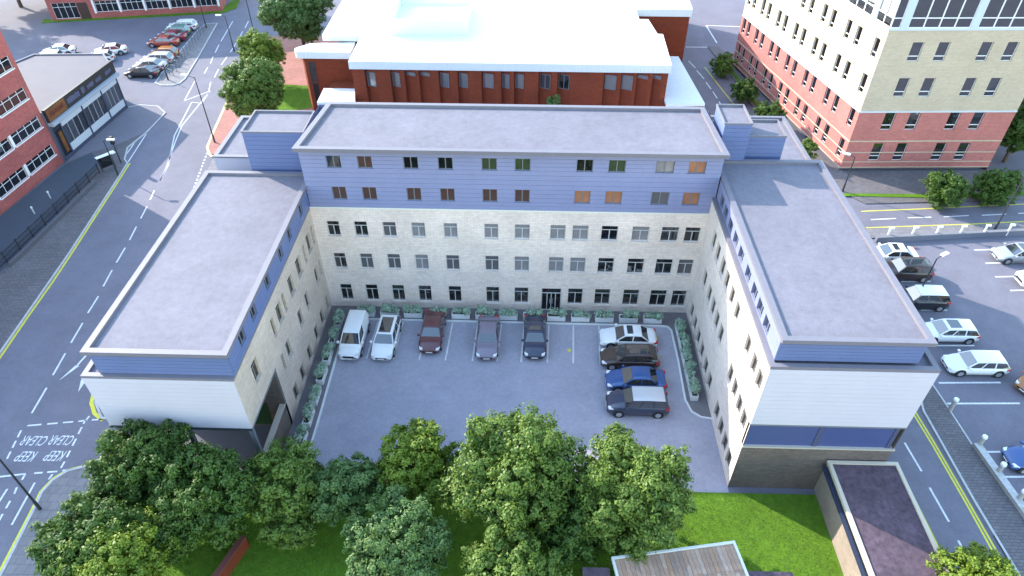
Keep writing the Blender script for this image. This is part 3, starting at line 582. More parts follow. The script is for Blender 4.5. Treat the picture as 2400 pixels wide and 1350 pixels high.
# tall rear block
b = MB(); b.prism([(29.9,46.6),(36.6,46.6),(37.6,70),(29.9,70)], 0, 8.4); b.build('wall', RUSTB, lib, LL)
deck([(29.76,46.4),(36.8,46.4),(37.8,70),(29.76,70)], 9.3, 8.4, ROOFW, FASC); ribs((29.76,46.4),(36.8,46.4),8.42,9.28,.4)
deck([(-3.6,50.002),(29.75,50.002),(29.75,70),(-3.6,70)], 9.0, 8.1, ROOFW, FASC)
b = MB(); b.prism([(31.62,30),(35.8,29.0),(35.1,42.0),(31.5,42)], 0, 4.8); b.build('wall', RUSTB, lib, LL)
deck([(31.6,28.7),(35.95,29.0),(35.0,42.1),(34.0,42.1),(31.65,38)], 5.0, 4.7, mat('white_roof_grey', (.6,.62,.66), .6), FASC, 'low_roof')

# ================================================================== CREAM AND PINK TOWER BLOCK
tb = thing('apartment_tower', 'tall cream over pink brick block with glazed top storey at the road junction', 'building', (58,33,0)); TL_ = tuple(-Vector(tb.location))
A = Vector((50.34,23.35)); B = Vector((66.55,24.02)); C3 = Vector((44.6,51.2))
aF = math.atan2(B.y-A.y, B.x-A.x); LF = (B-A).length; dl = (A-C3); aL = math.atan2(dl.y, dl.x); LLn = dl.length
fz = [(12.35,14.25),(8.67,10.65),(4.97,6.95),(1.33,3.43)]
fu = [2.75,5.3,9.45,11.95]
fh = [(u,u+1.12,z0,z1) for z0,z1 in fz for u in fu]
lu = [1.1,4.2,6.05,9.05,10.8,13.5,15.25,17.85,19.5,22.1,23.7,26.1,27.5]
lh = [(LLn-u-.42,LLn-u+.42,z0,z1) for z0,z1 in fz for u in lu]
for z0,z1,m_ in ((.42,7.05,PINKB),(7.05,15.4,CREAMB)):
    wall('front_wall', tb, A, aF, LF, z0, z1, [h for h in fh if z0 <= h[2] < z1], m_)
    wall('side_wall', tb, C3, aL, LLn, z0, z1, [h for h in lh if z0 <= h[2] < z1], m_)
for h in fh: window(tb, A, aF, *h, 'sill', fm=FRAMEW, gm=GLASS)
for h in lh: window(tb, C3, aL, *h, 'sill', fm=FRAMEW, gm=GLASSD)
def band(z, h, m_, pr=.06):
    b = MB(); n1 = Vector((math.sin(aF),-math.cos(aF))); n2 = Vector((math.sin(aL),-math.cos(aL)))
    b.obox(A+n1*pr/2, B+n1*pr/2, pr, z, z+h); b.obox(C3+n2*pr/2, A+n2*pr/2, pr, z, z+h); b.build('string_course', m_, tb, TL_)
for z,h,m_ in ((6.98,.14,mat('pale_blue_trim', (.55,.58,.62), .5)),(3.62,.12,CREAMB),(2.3,.1,CREAMB),(1.15,.1,CREAMB),(.5,.08,CREAMB)): band(z,h,m_, .05 if z<6 else .09)
b = MB(); D3 = Vector((70.0,54)); b.quad((*B,0),(*D3,0),(*D3,20),(*B,20)); b.quad((*D3,0),(*C3,0),(*C3,20),(*D3,20)); b.build('rear_wall', PINKB, tb, TL_)
b = MB(); b.quad((*A,20.2),(*B,20.2),(*D3,20.2),(*C3,20.2)); b.build('roof', ROOFD, tb, TL_)
b = MB(); P_, I_ = inset([tuple(A),tuple(B),tuple(D3),tuple(C3)], .45); b.prism(I_, 0, .42); b.build('plinth', DGREY, tb, TL_)
BLUET = mat('pale_blue_panel', (.50,.57,.68), .45)
for (o_, a_, L_, nm) in ((A, aF, LF, 'front'), (C3, aL, LLn, 'side')):
    b = MB(); b.box(0,-.08,15.4,L_,.2,15.6); b.box(0,-.04,19.9,L_,.2,20.2)
    st = [0.9,7.55,14.3] if nm == 'front' else [LLn-3.1,LLn-9.5,LLn-16,LLn-22.5,2]
    for s_ in st: b.box(s_,-.1,15.6,s_+.75,.2,19.9)
    fr = b.build('glazing_band', BLUET, tb, Vector((*o_,0))-Vector(tb.location), a_)
    segs = sorted(st); edges = []; x = 0
    for s_ in segs: edges.append((x, s_)); x = s_+.75
    edges.append((x, L_))
    for x0,x1 in edges:
        if x1-x0 < .4: continue
        n = max(1, round((x1-x0)/1.45)); cw = (x1-x0)/n
        b = MB()
        for i in range(n+1): b.box(max(x0,x0+i*cw-.06),-.03,15.6,min(x1,x0+i*cw+.06),.1,19.9)
        for zz_ in (15.6,16.5,19.78): b.box(x0,-.026,zz_,x1,.09,zz_+.1)
        b.build('mullion', FRAMEW, fr)
        for i in range(n):
            for z0,z1 in ((15.7,16.5),(16.6,19.78)):
                g = MB(); g.box(x0+i*cw+.06,.02,z0,x0+(i+1)*cw-.06,.05,z1); g.build('pane', GLASS, fr)

# ================================================================== RED BRICK OFFICE ON THE LEFT AND ITS SHOP
rb = thing('brick_office', 'tall red brick block with white-framed ribbon windows at the left edge', 'building', (-40,12,0)); RBL = tuple(-Vector(rb.location))
A = Vector((-35.1,22.7)); Bq = Vector((-38.8,-18.0)); d = (A-Bq); aR = math.atan2(d.y,d.x); LR = d.length
hs = []
for z0 in (1.32,4.62,7.85,11.1):
    u = .55
    while u+4.25 < LR: hs.append((LR-u-4.25,LR-u,z0,z0+1.28)); u += 4.62
wall('street_wall', rb, Bq, aR, LR, 0, 16, hs, REDB)
for h in hs: window(rb, Bq, aR, *h, 'grid4', fm=FRAMEW, gm=GLASSD, depth=.08)
b = MB()
for h in hs:
    b.box(h[0]-.06,-.07,h[2]-.12,h[1]+.06,.0,h[2]-.01)
    if h[0] > 1: b.box(h[0]-.36,-.05,h[2]-.01,h[0]-.02,0,h[3]+.02)
b.build('window_surround', FRAMEW, rb, Vector((*Bq,0))-Vector(rb.location), aR)
n_ = Vector((-math.sin(aR), math.cos(aR))); A2 = A+n_*14; B2 = Bq+n_*14
b = MB(); b.quad((*A,0),(*A2,0),(*A2,16),(*A,16)); b.quad((*A2,0),(*B2,0),(*B2,16),(*A2,16)); b.quad((*B2,0),(*Bq,0),(*Bq,16),(*B2,16)); b.build('end_wall', REDB, rb, RBL)
roof(rb, [tuple(Bq),tuple(A),tuple(A2),tuple(B2)], 15.8, 16.05, 15.9, .3, ROOFD, PARA)
sh = thing('corner_shop', 'low flat-roofed shop with black sign fascia and tall shuttered windows beside the brick block', 'shop', (-38,29,0)); SL = Vector(sh.location)
S0 = Vector((-34.85,22.75)); S1 = Vector((-33.88,35.81)); d = S1-S0; aS = math.atan2(d.y,d.x); LS = d.length; N = Vector((-math.sin(aS), math.cos(aS)))
SW = Vector((*S0,0))-SL
MB().box(0,-.22,4.72,LS+.12,.12,6.15).build('sign_fascia', BLACKP, sh, SW, aS)
sg = MB().box(.1,-.26,4.8,3.3,-.221,6.08).build('sign_panel', mat('orange_sign', (.17,.062,.015), .5, noise=((1.2,.35,4),)), sh, SW, aS)
b = MB(); R_ = random.Random(4); x = .5
while x < 2.9:
    ww = R_.uniform(.08,.2); b.box(x,-.275,5.15+R_.uniform(0,.15),x+ww,-.262,5.55+R_.uniform(0,.25)); x += ww+R_.uniform(.05,.14)
b.build('sign_letters', mat('dark_red_letters', (.10,.012,.01), .5), sg)
b = MB()
for x0,x1,z0,z1 in ((3.7,5.9,5.1,5.75),(6.4,7.0,5.05,5.8),(7.5,8.7,5.1,5.65),(9.2,10.3,5.1,5.6),(11.2,12.4,5.1,5.6)):
    x = x0
    while x < x1: ww = R_.uniform(.12,.3); b.box(x,-.24,z0+R_.uniform(0,.1),min(x1,x+ww),-.221,z1-R_.uniform(0,.12)); x += ww+.07
b.build('sign_letters', mat('muted_blue_letters', (.09,.10,.17), .5), sh, SW, aS)
MB().box(0,-.55,4.3,LS+.1,.12,4.7).build('canopy_ledge', mat('slate_ledge', (.33,.36,.42), .6), sh, SW, aS)
b = MB(); b.box(0,0,0,LS,.15,.5); b.box(0,0,4.15,LS,.15,4.3)
for x in (0,1.45,5.55,9.5,LS-.16): b.box(x,-.06,.0,x+.16,.12,4.3)
b.build('shopfront_frame', mat('navy_frame', (.05,.06,.10), .5), sh, SW, aS)
FROST = mat('frosted_panel', (.52,.56,.60), .4)
for x0,x1 in ((1.61,5.55),(5.71,9.5),(9.66,LS-.16)):
    W = MB().box(x0,.03,.5,x1,.08,1.35).build('lower_panel', FROST, sh, SW, aS)
    MB().box(x0,.03,3.45,x1,.08,4.15).build('upper_panel', FROST, sh, SW, aS)
    n = 4; cw = (x1-x0)/n; b = MB()
    for i in range(1,n): b.box(x0+i*cw-.04,.0,1.35,x0+i*cw+.04,.1,3.45)
    fr = b.build('mullion', mat('muted_mullion', (.3,.31,.34), .5), sh, SW, aS)
    for i in range(n):
        MB().box(x0+i*cw+(.04 if i else 0),.05,1.35,x0+(i+1)*cw-(.04 if i<n-1 else 0),.08,3.45).build('pane', GLASS, fr)
MB().box(.16,.04,.08,1.45,.09,3.9).build('shop_door', GLASSD, sh, SW, aS)
MB().box(.75,.0,.8,1.3,.03,3.2).build('door_poster', mat('orange_sign', (.17,.062,.015), .5), sh, SW, aS)
c1 = Vector((-35.3,24.0)); Q = [tuple(S0-N*0+N*.05), tuple(S1+N*.05), (-36.0,38.6), (-44.5,38.2), (-45.6,35.6), (-44.6,33.5), (-42,22.7)]
b = MB(); P, I = inset(Q, .2); b.quad(*[(*p,5.75) for p in I]); b.build('roof', mat('shop_roof', (.105,.098,.118), .8, noise=((.5,.06,4),)), sh, tuple(-SL))
b = MB()
for i in range(len(P)):
    j = (i+1)%len(P); A_, B_ = P[i], P[j]; b.quad((*A_,0),(*B_,0),(*B_,5.9),(*A_,5.9)); b.quad((*A_,5.9),(*B_,5.9),(*I[j],5.9),(*I[i],5.9)); b.quad((*I[i],5.7),(*I[i],5.9),(*I[j],5.9),(*I[j],5.7))
b.build('wall', mat('slate_wall', (.12,.13,.17), .7), sh, tuple(-SL))
# far brick building
fb = thing('far_brick_building', 'long low red brick building with dark windows and white piers beyond the parked cars', 'building', (-47,72,0)); FBL = Vector(fb.location)
A = Vector((-59.2,65.2)); Bq = Vector((-34.0,70.5)); d = Bq-A; aB = math.atan2(d.y,d.x); LB = d.length
hs = [(6.9+i*3.75,6.9+i*3.75+3.35,1.0,2.7) for i in range(5)]+[(.6,4.2,.3,2.7)]+[(.6+i*3.75,.6+i*3.75+3.35,4.6,6.3) for i in range(6)]
wall('front_wall', fb, A, aB, LB, 0, 14, hs, REDB)
for h in hs: window(fb, A, aB, *h, 'grid4', fm=FRAMEW, gm=GLASSD, depth=.08)
MB().box(4.3,-.03,.1,5.8,.02,2.6).build('door', mat('dark_brown_door', (.05,.025,.02), .6), fb, Vector((*A,0))-FBL, aB)
pme = MB().box(0,-.08,.85,.3,-.003,2.9).mesh('pier', FRAMEW)
for i in range(6): put('pier', pme, fb, Vector((*(A+d.normalized()*(6.55+i*3.75)),0))-FBL, aB)
n_ = Vector((-math.sin(aB), math.cos(aB))); b = MB(); A2 = A+n_*12; B2 = Bq+n_*12
b.quad((*Bq,0),(*B2,0),(*B2,14),(*Bq,14)); b.quad((*B2,0),(*A2,0),(*A2,14),(*B2,14)); b.quad((*A2,0),(*A,0),(*A,14),(*A2,14)); b.quad((*A,14),(*Bq,14),(*B2,14),(*A2,14)); b.build('end_wall', REDB, fb, tuple(-FBL))
struct(slab('grass_border', [(-60.6,64.3),(-33.6,69.6),(-32.2,72),(-33,76),(-34,76),(-34.6,70.9),(-59.4,65.6),(-61,66)], 0, .1, GRASS))

# ================================================================== HOUSE ROOF AT THE BOTTOM
hs_ = thing('garden_house', 'small house under a pale rimmed roof of weathered brown tiles at the lawn edge', 'house', (25,-26,0)); HL = tuple(-Vector(hs_.location))
c0, c1 = Vector((21.4,-24.0)), Vector((28.3,-22.85)); d = (c1-c0); L = d.length; d.normalize(); n = Vector((d.y,-d.x))
ah = math.atan2(d.y,d.x)
Pq = [c0, c1, c1+n*4.2, c0+n*4.2]
b = MB(); b.prism([tuple(p-n*0.0) for p in (c0+d*.3+n*.3, c1-d*.3+n*.3, c1-d*.3+n*4, c0+d*.3+n*4)], 0, 3.9); b.build('wall', CREAM, hs_, HL)
P, I = inset([tuple(p) for p in Pq], .13); b = MB()
for i in range(4):
    j = (i+1)%4; b.prism([P[i],P[j],I[j],I[i]], 3.85, 4.08)
b.build('roof_rim', mat('pale_rim', (.62,.62,.6), .6), hs_, HL)
b = MB(); b.prism(I, 3.85, 3.9); b.build('roof_deck', DGREY, hs_, HL)
tm = [mat('tile_%d' % i, c, .85, noise=((3,.2,4),)) for i, c in enumerate(((.33,.20,.14),(.37,.24,.175),(.30,.195,.145),(.40,.28,.215),(.34,.20,.125),(.26,.18,.145)))]
tme = []
for i in range(6):
    b = MB(); b.box(0,-1.45,0,.235,0,.035); tme.append(b.mesh('roof_tile', tm[i]))
R_ = random.Random(11)
ncol = 27; cw = (L-.28)/ncol
for i in range(ncol):
    for j in range(4):
        k = R_.choices(range(6), (4,4,3,3,1,2))[0]; p = c0+d*(.15+i*cw)+n*(.15+max(0,j-R_.uniform(.0,.5))*.98)
        o = put('roof_tile', tme[k], hs_, Vector((p.x,p.y,3.905+.012*(3-j)+R_.uniform(0,.008)))-Vector(hs_.location), ah); o.rotation_euler = (R_.uniform(-.015,.015), R_.uniform(-.02,.02), ah)
for nm, x0, x1, y0, lab in (('low_outbuilding',28.6,31.0,-24.55,'low purple grey roofed outbuilding right of the tiled house roof'),('low_outbuilding',19.9,21.2,-24.6,'low purple grey roofed outbuilding left of the tiled house roof')):
    t = thing(nm, lab, 'outbuilding', ((x0+x1)/2, y0-2, 0)); tl = tuple(-Vector(t.location))
    MB().box(x0,y0-4,0,x1,y0,3.7).build('wall', BASEB, t, tl); MB().box(x0-.08,y0-4,3.7,x1+.08,y0+.08,3.85).build('roof', FELT, t, tl)

# ================================================================== CARS
PAINT = {}
def paint_mat(nm, c, rough=.28, metal=.0):
    if nm not in PAINT: PAINT[nm] = mat('car_paint_'+nm, c, rough, metal, coat=.8)
    return PAINT[nm]
PCOL = dict(white=(.78,.79,.8), maroon=(.11,.03,.035), purple=(.19,.16,.21), navy=(.03,.035,.07), brown=(.05,.028,.025), blue=(.022,.075,.235), black=(.014,.014,.018), silver=(.45,.46,.48), red=(.36,.06,.04), green=(.06,.20,.18), darkred=(.20,.02,.04), orange=(.33,.12,.02), grey=(.28,.30,.33))
TYPES = dict(
 saloon=dict(L=4.5,W=1.78,H=1.42,belt=.92,f=(1.95,.62,.86,.55),cab=(-1.55,-.95,.35,1.05),rear=.93),
 estate=dict(L=4.5,W=1.78,H=1.46,belt=.93,f=(1.95,.62,.86,.55),cab=(-2.12,-1.75,.4,1.1),rear=.95),
 hatch=dict(L=4.0,W=1.72,H=1.46,belt=.95,f=(1.75,.64,.88,.58),cab=(-1.85,-1.4,.35,1.05),rear=.96),
 suv=dict(L=4.45,W=1.84,H=1.68,belt=1.06,f=(1.95,.78,1.02,.66),cab=(-2.1,-1.8,.42,1.0),rear=1.06),
 van=dict(L=4.35,W=1.76,H=1.78,belt=1.08,f=(1.85,.74,1.0,.62),cab=(-2.12,-2.02,.55,1.25),rear=1.1))
def car(kind, color, x, y, ang, label, group, roofc=None, sunroof=False, dark_top=False, plain=False):
    T = TYPES[kind]; L, W, H, belt = T['L'], T['W'], T['H'], T['belt']; hw = W/2
    root = thing('parked_car' if kind != 'van' else 'parked_van', label, 'car' if kind != 'van' else 'van', (x,y,.012), ang, group)
    pm = paint_mat(color, PCOL[color]); top = paint_mat(roofc, PCOL[roofc]) if roofc else pm
    xf, zn, zh, zlow = T['f']; r0, r1, f1, f0 = T['cab']; h2 = L/2
    st = [(-h2,zlow,.80,.30),(-h2+.06,belt-.16,.88,.26),(-h2+.22,T['rear']-.03,.94,.22),(-h2+.6,belt,.985,.19),(-.9,belt+.01,1,.18),(0,belt,1,.18),(f0-.1,belt-.01,1,.18),(f0+.25,zh,.99,.18),(xf-.35,zh-.06,.97,.2),(xf,zn+.06,.92,.22),(h2-.1,zn-.04,.86,.24),(h2,zlow-.06,.76,.30)]
    b = MB(); n = 0
    for sx, zt, k, zb in st:
        w_ = hw*k; zm = zb+(zt-zb)*.5
        half = [(w_*.80,zb),(w_*.96,zb+.07),(w_,zm),(w_*.985,zm+(zt-zm)*.6),(w_*.93,zt-.035),(w_*.80,zt),(w_*.4,zt+.025)]
        ring = [(sx,yy,z_) for yy,z_ in half]+[(sx,-yy,z_) for yy,z_ in reversed(half)]; n = len(ring); b.v += ring
    for i in range(len(st)-1):
        for k in range(n):
            j = (k+1)%n; b.f.append((i*n+k,i*n+j,(i+1)*n+j,(i+1)*n+k)); b.mi.append(0)
    b.f.append(tuple(range(n))); b.f.append(tuple((len(st)-1)*n+k for k in reversed(range(n)))); b.mi += [0,0]
    b.f = [tuple(reversed(f)) for f in b.f]
    b.build('body', pm, root, smooth=True)
    # cabin
    wb, wt = hw*.93, hw*.74; zr = H-.09
    R0 = [(r0,wb,belt-.02),(f0,wb,belt-.02),(f0,-wb,belt-.02),(r0,-wb,belt-.02)]
    R1 = [(r1,wt,zr),(f1,wt,zr),(f1,-wt,zr),(r1,-wt,zr)]
    c = MB()
    for i in range(4):
        j = (i+1)%4; c.quad(R0[j],R0[i],R1[i],R1[j])
    c.build('pillars', BLACKP if dark_top else pm, root)
    rf = MB(); xs = [r1-.02, r1+.12, (r1+f1)/2, f1-.12, f1+.03]; zs = [zr+.005, H-.025, H, H-.02, zr+.005]; ys = [-wt*1.01,-wt*.88,-wt*.45,wt*.45,wt*.88,wt*1.01]; yz = [-.055,-.012,0,0,-.012,-.055]
    for i,xx in enumerate(xs):
        for j,yy in enumerate(ys): rf.v.append((xx, yy, max(zr+.004, zs[i]+yz[j])))
    for i in range(4):
        for j in range(5): rf.f.append((i*6+j,(i+1)*6+j,(i+1)*6+j+1,i*6+j+1)); rf.mi.append(0)
    rf.build('roof', top, root, smooth=True)
    def pane(nm, A_, B_, C_, D_, m_=.07, off=.012):
        A_,B_,C_,D_ = map(Vector,(A_,B_,C_,D_)); ce = (A_+B_+C_+D_)/4; nn = (B_-A_).cross(D_-A_).normalized()
        if nn.dot(ce-Vector((ce.x*.5,0,.6))) < 0: nn = -nn
        g = MB(); g.quad(*[p+(ce-p).normalized()*m_+nn*off for p in (A_,B_,C_,D_)]); return g.build(nm, CGLASS, root)
    pane('windscreen', R0[1],R0[2],R1[2],R1[1], .09)
    if kind != 'van': pane('rear_window', R0[3],R0[0],R1[0],R1[3], .09)
    for s in (1,-1):
        i0, i1 = (0,1) if s > 0 else (3,2)
        a0,a1,t0,t1 = Vector(R0[i0]),Vector(R0[i1]),Vector(R1[i0]),Vector(R1[i1])
        cuts = (0,.36,.68,1) if kind in ('estate','suv') else (0,.5,1) if kind != 'van' else (.62,.82,1)
        for q in range(len(cuts)-1):
            u,v_ = cuts[q],cuts[q+1]
            pane('side_window', a0.lerp(a1,u),a0.lerp(a1,v_),t0.lerp(t1,v_),t0.lerp(t1,u), .055)
    if sunroof:
        g = MB(); x0,x1 = (r1+.35,f1-.1) if sunroof == 'big' else ((r1+f1)/2,f1-.18); g.box(x0,-wt*.7,H-.02,x1,wt*.7,H+.008); g.build('sunroof', CGLASS, root)
    for s in (1,-1):
        for wx in (h2-.85, -h2+.8):
            yy = s*(hw-.1); t = MB(); t.tube((wx,yy-.11*1,.32),(wx,yy+.115*s if s>0 else yy-.115,.32),.325,n=16) if False else t.tube((wx,s*(hw-.24),.32),(wx,s*(hw+.012),.32),.325,n=16)
            ar = MB(); ar.tube((wx,s*(hw-.2),.34),(wx,s*(hw+.004),.34),.40,n=16); 
            wv = t.build('wheel', TYRE, root)
            rm = MB(); rm.tube((wx,s*(hw-.02),.32),(wx,s*(hw+.02),.32),.215,n=12); rm.build('rim', RIM, wv)
            ar.build('wheel_arch', BLACKP, root)
        g = MB(); z_ = zn-.05; g.prism([(h2-.42,s*hw*.93),(h2-.1,s*hw*.85),(h2-.06,s*hw*.58),(h2-.22,s*hw*.60)], z_-.02, z_+.10); g.build('headlight', HLIGHT, root)
        g = MB(); g.prism([(-h2+.0,s*hw*.62),(-h2+.01,s*hw*.86),(-h2+.32,s*hw*.975),(-h2+.25,s*hw*.7)], belt-.28, belt-.1); g.build('tail_light', TLIGHT, root)
        g = MB(); g.box(f0-.22,min(s*hw*.98,s*(hw+.17)),belt-.0,f0-.05,max(s*hw*.98,s*(hw+.17)),belt+.12); g.build('mirror', pm, root)
    g = MB(); g.box(h2-.12,-hw*.48,zn-.24,h2+.015,hw*.48,zn-.1); g.build('grille', BLACKP, root)
    g = MB(); g.box(h2-.1,-.26,.36,h2+.022,.26,.46); g.build('number_plate', WHITEP, root)
    g = MB(); g.box(-h2-.02,-.26,.55,-h2+.1,.26,.66); g.build('number_plate', mat('yellow_plate',(.6,.5,.08),.5), root)
    return root
S, W_ = -P2, math.pi
gC = 'cars parked in the courtyard'; gR = 'cars in the right-hand car park'; gF = 'cars in the far left car park'
car('van','white',2.85,-4.25,S-.02,'white panel van parked in the back left corner of the courtyard',gC)
car('estate','white',5.4,-4.15,S-.03,'white car with large dark glass roof next to the white van',gC,sunroof='big')
car('saloon','maroon',9.0,-3.3,S-.01,'maroon saloon parked against the back wall planters',gC)
car('saloon','purple',13.5,-3.85,S,'purple grey saloon parked between two white lines',gC)
car('saloon','navy',17.25,-3.65,S,'dark navy car with dark glass roof parked before the entrance door',gC,sunroof=True)
car('saloon','white',24.7,-3.55,W_,'white saloon with sunroof, rearmost in the right-hand courtyard row',gC,sunroof=True)
car('estate','brown',24.6,-5.75,W_,'dark brown estate car between the white saloon and the blue saloon',gC,sunroof='big')
car('saloon','blue',24.85,-8.05,W_,'bright blue saloon parked in the courtyard',gC)
car('suv','navy',24.7,-10.3,W_,'dark four-wheel drive with silver roof, nearest the lawn in the courtyard',gC,roofc='silver')
car('saloon','white',50.0,8.0,W_,'white saloon with black roof panel at the top of the right car park',gR,sunroof=True)
car('suv','brown',50.15,5.55,W_,'dark brown estate with pale rails beside the car park lamp',gR,sunroof='big')
car('suv','black',49.9,1.75,W_,'black four-wheel drive with white roof in the right car park',gR,roofc='white')
car('estate','white',50.5,-2.15,W_,'white estate with blue tinted sunroof behind the wing roof corner',gR,sunroof=True)
car('estate','white',51.1,-5.65,W_,'white estate with plain roof beside an empty bay',gR)
car('saloon','grey',61.7,8.4,W_+.05,'silver grey open-roofed car at the top right of the car park',gR,sunroof='big')
car('suv','white',62.0,4.75,W_+.03,'white car cut by the right picture edge below the silver one',gR)
car('saloon','blue',51.35,-14.3,W_,'dark blue car behind the low concrete wall',gR)
car('hatch','orange',55.2,-7.2,W_+.5,'orange brown car at the right picture edge',gR)
car('saloon','white',-51.8,46.6,W_+.25,'white car nearest the shop roof in the far left group',gF)
car('estate','white',-51.5,49.6,W_+.25,'second white car of the left group behind the shop',gF)
car('saloon','white',-51.2,52.2,W_+.25,'white car furthest from the shop in the left group',gF)
car('hatch','white',-44.2,49.9,W_+.3,'white hatchback directly above the end of the shop roof',gF)
car('saloon','white',-43.9,52.6,W_+.3,'white saloon at the back of the pair behind the shop corner',gF)
car('saloon','black',-36.1,45.4,W_+.02,'black saloon at the front of the row by the island',gF)
car('saloon','silver',-36.0,47.7,W_+.02,'silver car behind the black saloon',gF)
car('estate','silver',-35.9,49.8,W_+.02,'pale estate two places behind the black saloon',gF)
car('hatch','orange',-35.8,51.8,W_+.02,'rust coloured hatchback at the back of the near row',gF)
car('saloon','red',-37.6,56.0,W_+.05,'red orange saloon at the front of the upper row',gF)
car('saloon','darkred',-37.3,58.1,W_+.05,'dark red car behind the red orange saloon',gF)
car('hatch','green',-37.3,60.2,W_+.05,'teal green car in the upper row',gF)
car('estate','white',-37.3,62.4,W_+.05,'white estate furthest back in the upper row',gF)

# ================================================================== PLANTERS
TROUGH = mat('white_trough', (.66,.67,.68), .6)
def leaf_mesh(name, blobs, n, size, matl, seed, up=.35, rr=(.62,1.1), tuft=None):
    r = np.random.default_rng(seed); bl = np.array(blobs); wt = bl[:,3]**2; wt = wt/wt.sum()
    m_ = max(8, n//46) if tuft else n
    idx = r.choice(len(bl), m_, p=wt); d = r.normal(size=(m_,3)); d /= np.linalg.norm(d,axis=1)[:,None]
    rad_ = bl[idx,3]*r.uniform(rr[0],rr[1],m_)
    c = bl[idx,:3]+d*rad_[:,None]*np.array([1,1,.86]); ctone = r.uniform(0,1,m_)
    if tuft:                 # leaves gathered in tufts at the ends of twigs
        k = r.integers(0, m_, n); off = r.normal(size=(n,3)); off /= np.linalg.norm(off,axis=1)[:,None]
        rad2 = tuft*r.uniform(.25,1,n)*(.6+.8*ctone[k]); c = c[k]+off*rad2[:,None]*np.array([1,1,.75]); d = d[k]*.55+off*.75; idx = idx[k]; ctone = ctone[k]
    nrm = d*1.1+r.normal(0,.40,(n,3))+np.array([0,0,up]); nrm /= np.linalg.norm(nrm,axis=1)[:,None]
    t = np.cross(nrm, r.normal(size=(n,3))); t /= np.linalg.norm(t,axis=1)[:,None]; bt = np.cross(nrm,t)
    s = size*r.uniform(.6,1.35,n); t = t*s[:,None]; bt = bt*(s*.62)[:,None]
    V = np.concatenate([c-t, c-bt, c+t, c+bt],0); F = np.stack([np.arange(n), np.arange(n)+n, np.arange(n)+2*n, np.arange(n)+3*n],1)
    me = bpy.data.meshes.new(name); me.from_pydata(V.tolist(), [], F.tolist()); me.materials.append(matl)
    at = me.attributes.new('tone','FLOAT','FACE'); btone = r.uniform(0,1,len(bl)); at.data.foreach_set('value', np.clip(btone[idx]*.3+ctone*.35+r.uniform(0,.35,n),0,1).astype('f'))
    return me
SHRUB = []
for k in range(4):
    r_ = random.Random(40+k)
    SHRUB.append(leaf_mesh('shrub', [(r_.uniform(-.55,.55), r_.uniform(-.1,.1), r_.uniform(.62,.82), r_.uniform(.24,.34)) for _ in range(7)], 420, .085, L_SAGE, 60+k))
tb_ = MB()
for q in ((-.75,-.26,0,.75,-.2,.5),(-.75,.2,0,.75,.26,.5),(-.75,-.2,0,-.69,.2,.5),(.69,-.2,0,.75,.2,.5)): tb_.box(*q)
TRM = tb_.mesh('trough', TROUGH); SOM = MB().box(-.69,-.2,.0,.69,.2,.42).mesh('soil', SOIL)
def planter(x, y, rz, lab, grp, k):
    t = thing('planter', lab, 'planter', (x,y,.09), rz, grp); put('trough', TRM, t); put('soil', SOM, t); s_ = put('shrub', SHRUB[k%4], t); s_.rotation_euler = (0,0,(k%2)*math.pi); s_.scale = (1.05,1.25,1.0+.12*(k%3))
ordn = ['first','second','third','fourth','fifth','sixth','seventh','eighth','ninth','tenth','eleventh','twelfth','thirteenth']
for i in range(13):
    planter(3.15+i*1.985, -1.05-.008*i, 0, 'white trough of sage green shrubs, %s from the left along the back wall' % ordn[i], 'planters along the back wall', i)
for i in range(7): planter(1.12, -2.1-i*2.0, P2, 'white trough of sage shrubs, %s from the back along the left wing' % ordn[i], 'planters along the left wing', i+2)
for i in range(5): planter(29.02, -2.35-i*1.62, P2, 'white trough of sage shrubs, %s from the back along the right wing' % ordn[i], 'planters along the right wing', i+1)

# ================================================================== TREES
def tree(x, y, R, leaf, seed, label, group, hz=None, n=None, size=None, name='tree', flat=.9):
    r_ = random.Random(seed); R = R*1.06; zc = hz or R+1.2
    t = thing(name, label, 'tree', (x,y,0), 0, group)
    bl = [(0,0,zc,R*.55)]
    K = 22
    for k in range(K):
        zz_ = 1-2*(k+.5)/K; ph = k*2.39996+r_.uniform(-.3,.3); q = math.sqrt(max(0,1-zz_*zz_)); rr = R*r_.uniform(.50,.72)
        bl.append((math.cos(ph)*q*rr, math.sin(ph)*q*rr, zc+zz_*rr*flat, R*r_.uniform(.24,.40)))
    for k in range(8):   # ragged outliers
        ph = r_.uniform(0,6.28); el = r_.uniform(-.2,1.2); rr = R*r_.uniform(.80,.95); bl.append((math.cos(ph)*math.cos(el)*rr, math.sin(ph)*math.cos(el)*rr, zc+math.sin(el)*rr*flat, R*r_.uniform(.10,.2)))
    n = int((n or 2700*R*R)*1.85); put('crown', leaf_mesh('crown', bl, n, size or (.068+.006*R), leaf, seed, tuft=.13*R**.6+.06), t)
    b = MB(); b.tube((0,0,0),(r_.uniform(-.1,.1),r_.uniform(-.1,.1),zc*.62),.055*R+.05,.03*R+.03,8,False)
    for k in range(7):
        ph = k*.9+r_.random(); h0 = zc*r_.uniform(.35,.6); b.tube((0,0,h0),(math.cos(ph)*R*.6,math.sin(ph)*R*.6,zc+R*r_.uniform(-.1,.5)),.022*R+.02,.01,6,False)
    b.build('trunk', BARK, t)
gT = 'trees between the courtyard and the lawn'
tree(-6.0,-19.2,3.15,L_DARK,1,'large dark green tree overlapping the white gable of the left wing',gT)
tree(-1.8,-20.87,3.0,L_DARK,2,'dark green round tree below the left wing corner column',gT)
tree(2.27,-19.67,2.5,L_MID,3,'tall mid green tree beside the left end of the courtyard',gT)
tree(6.04,-19.91,2.3,L_BLUE,4,'lower bluish green tree between two taller ones at the courtyard edge',gT)
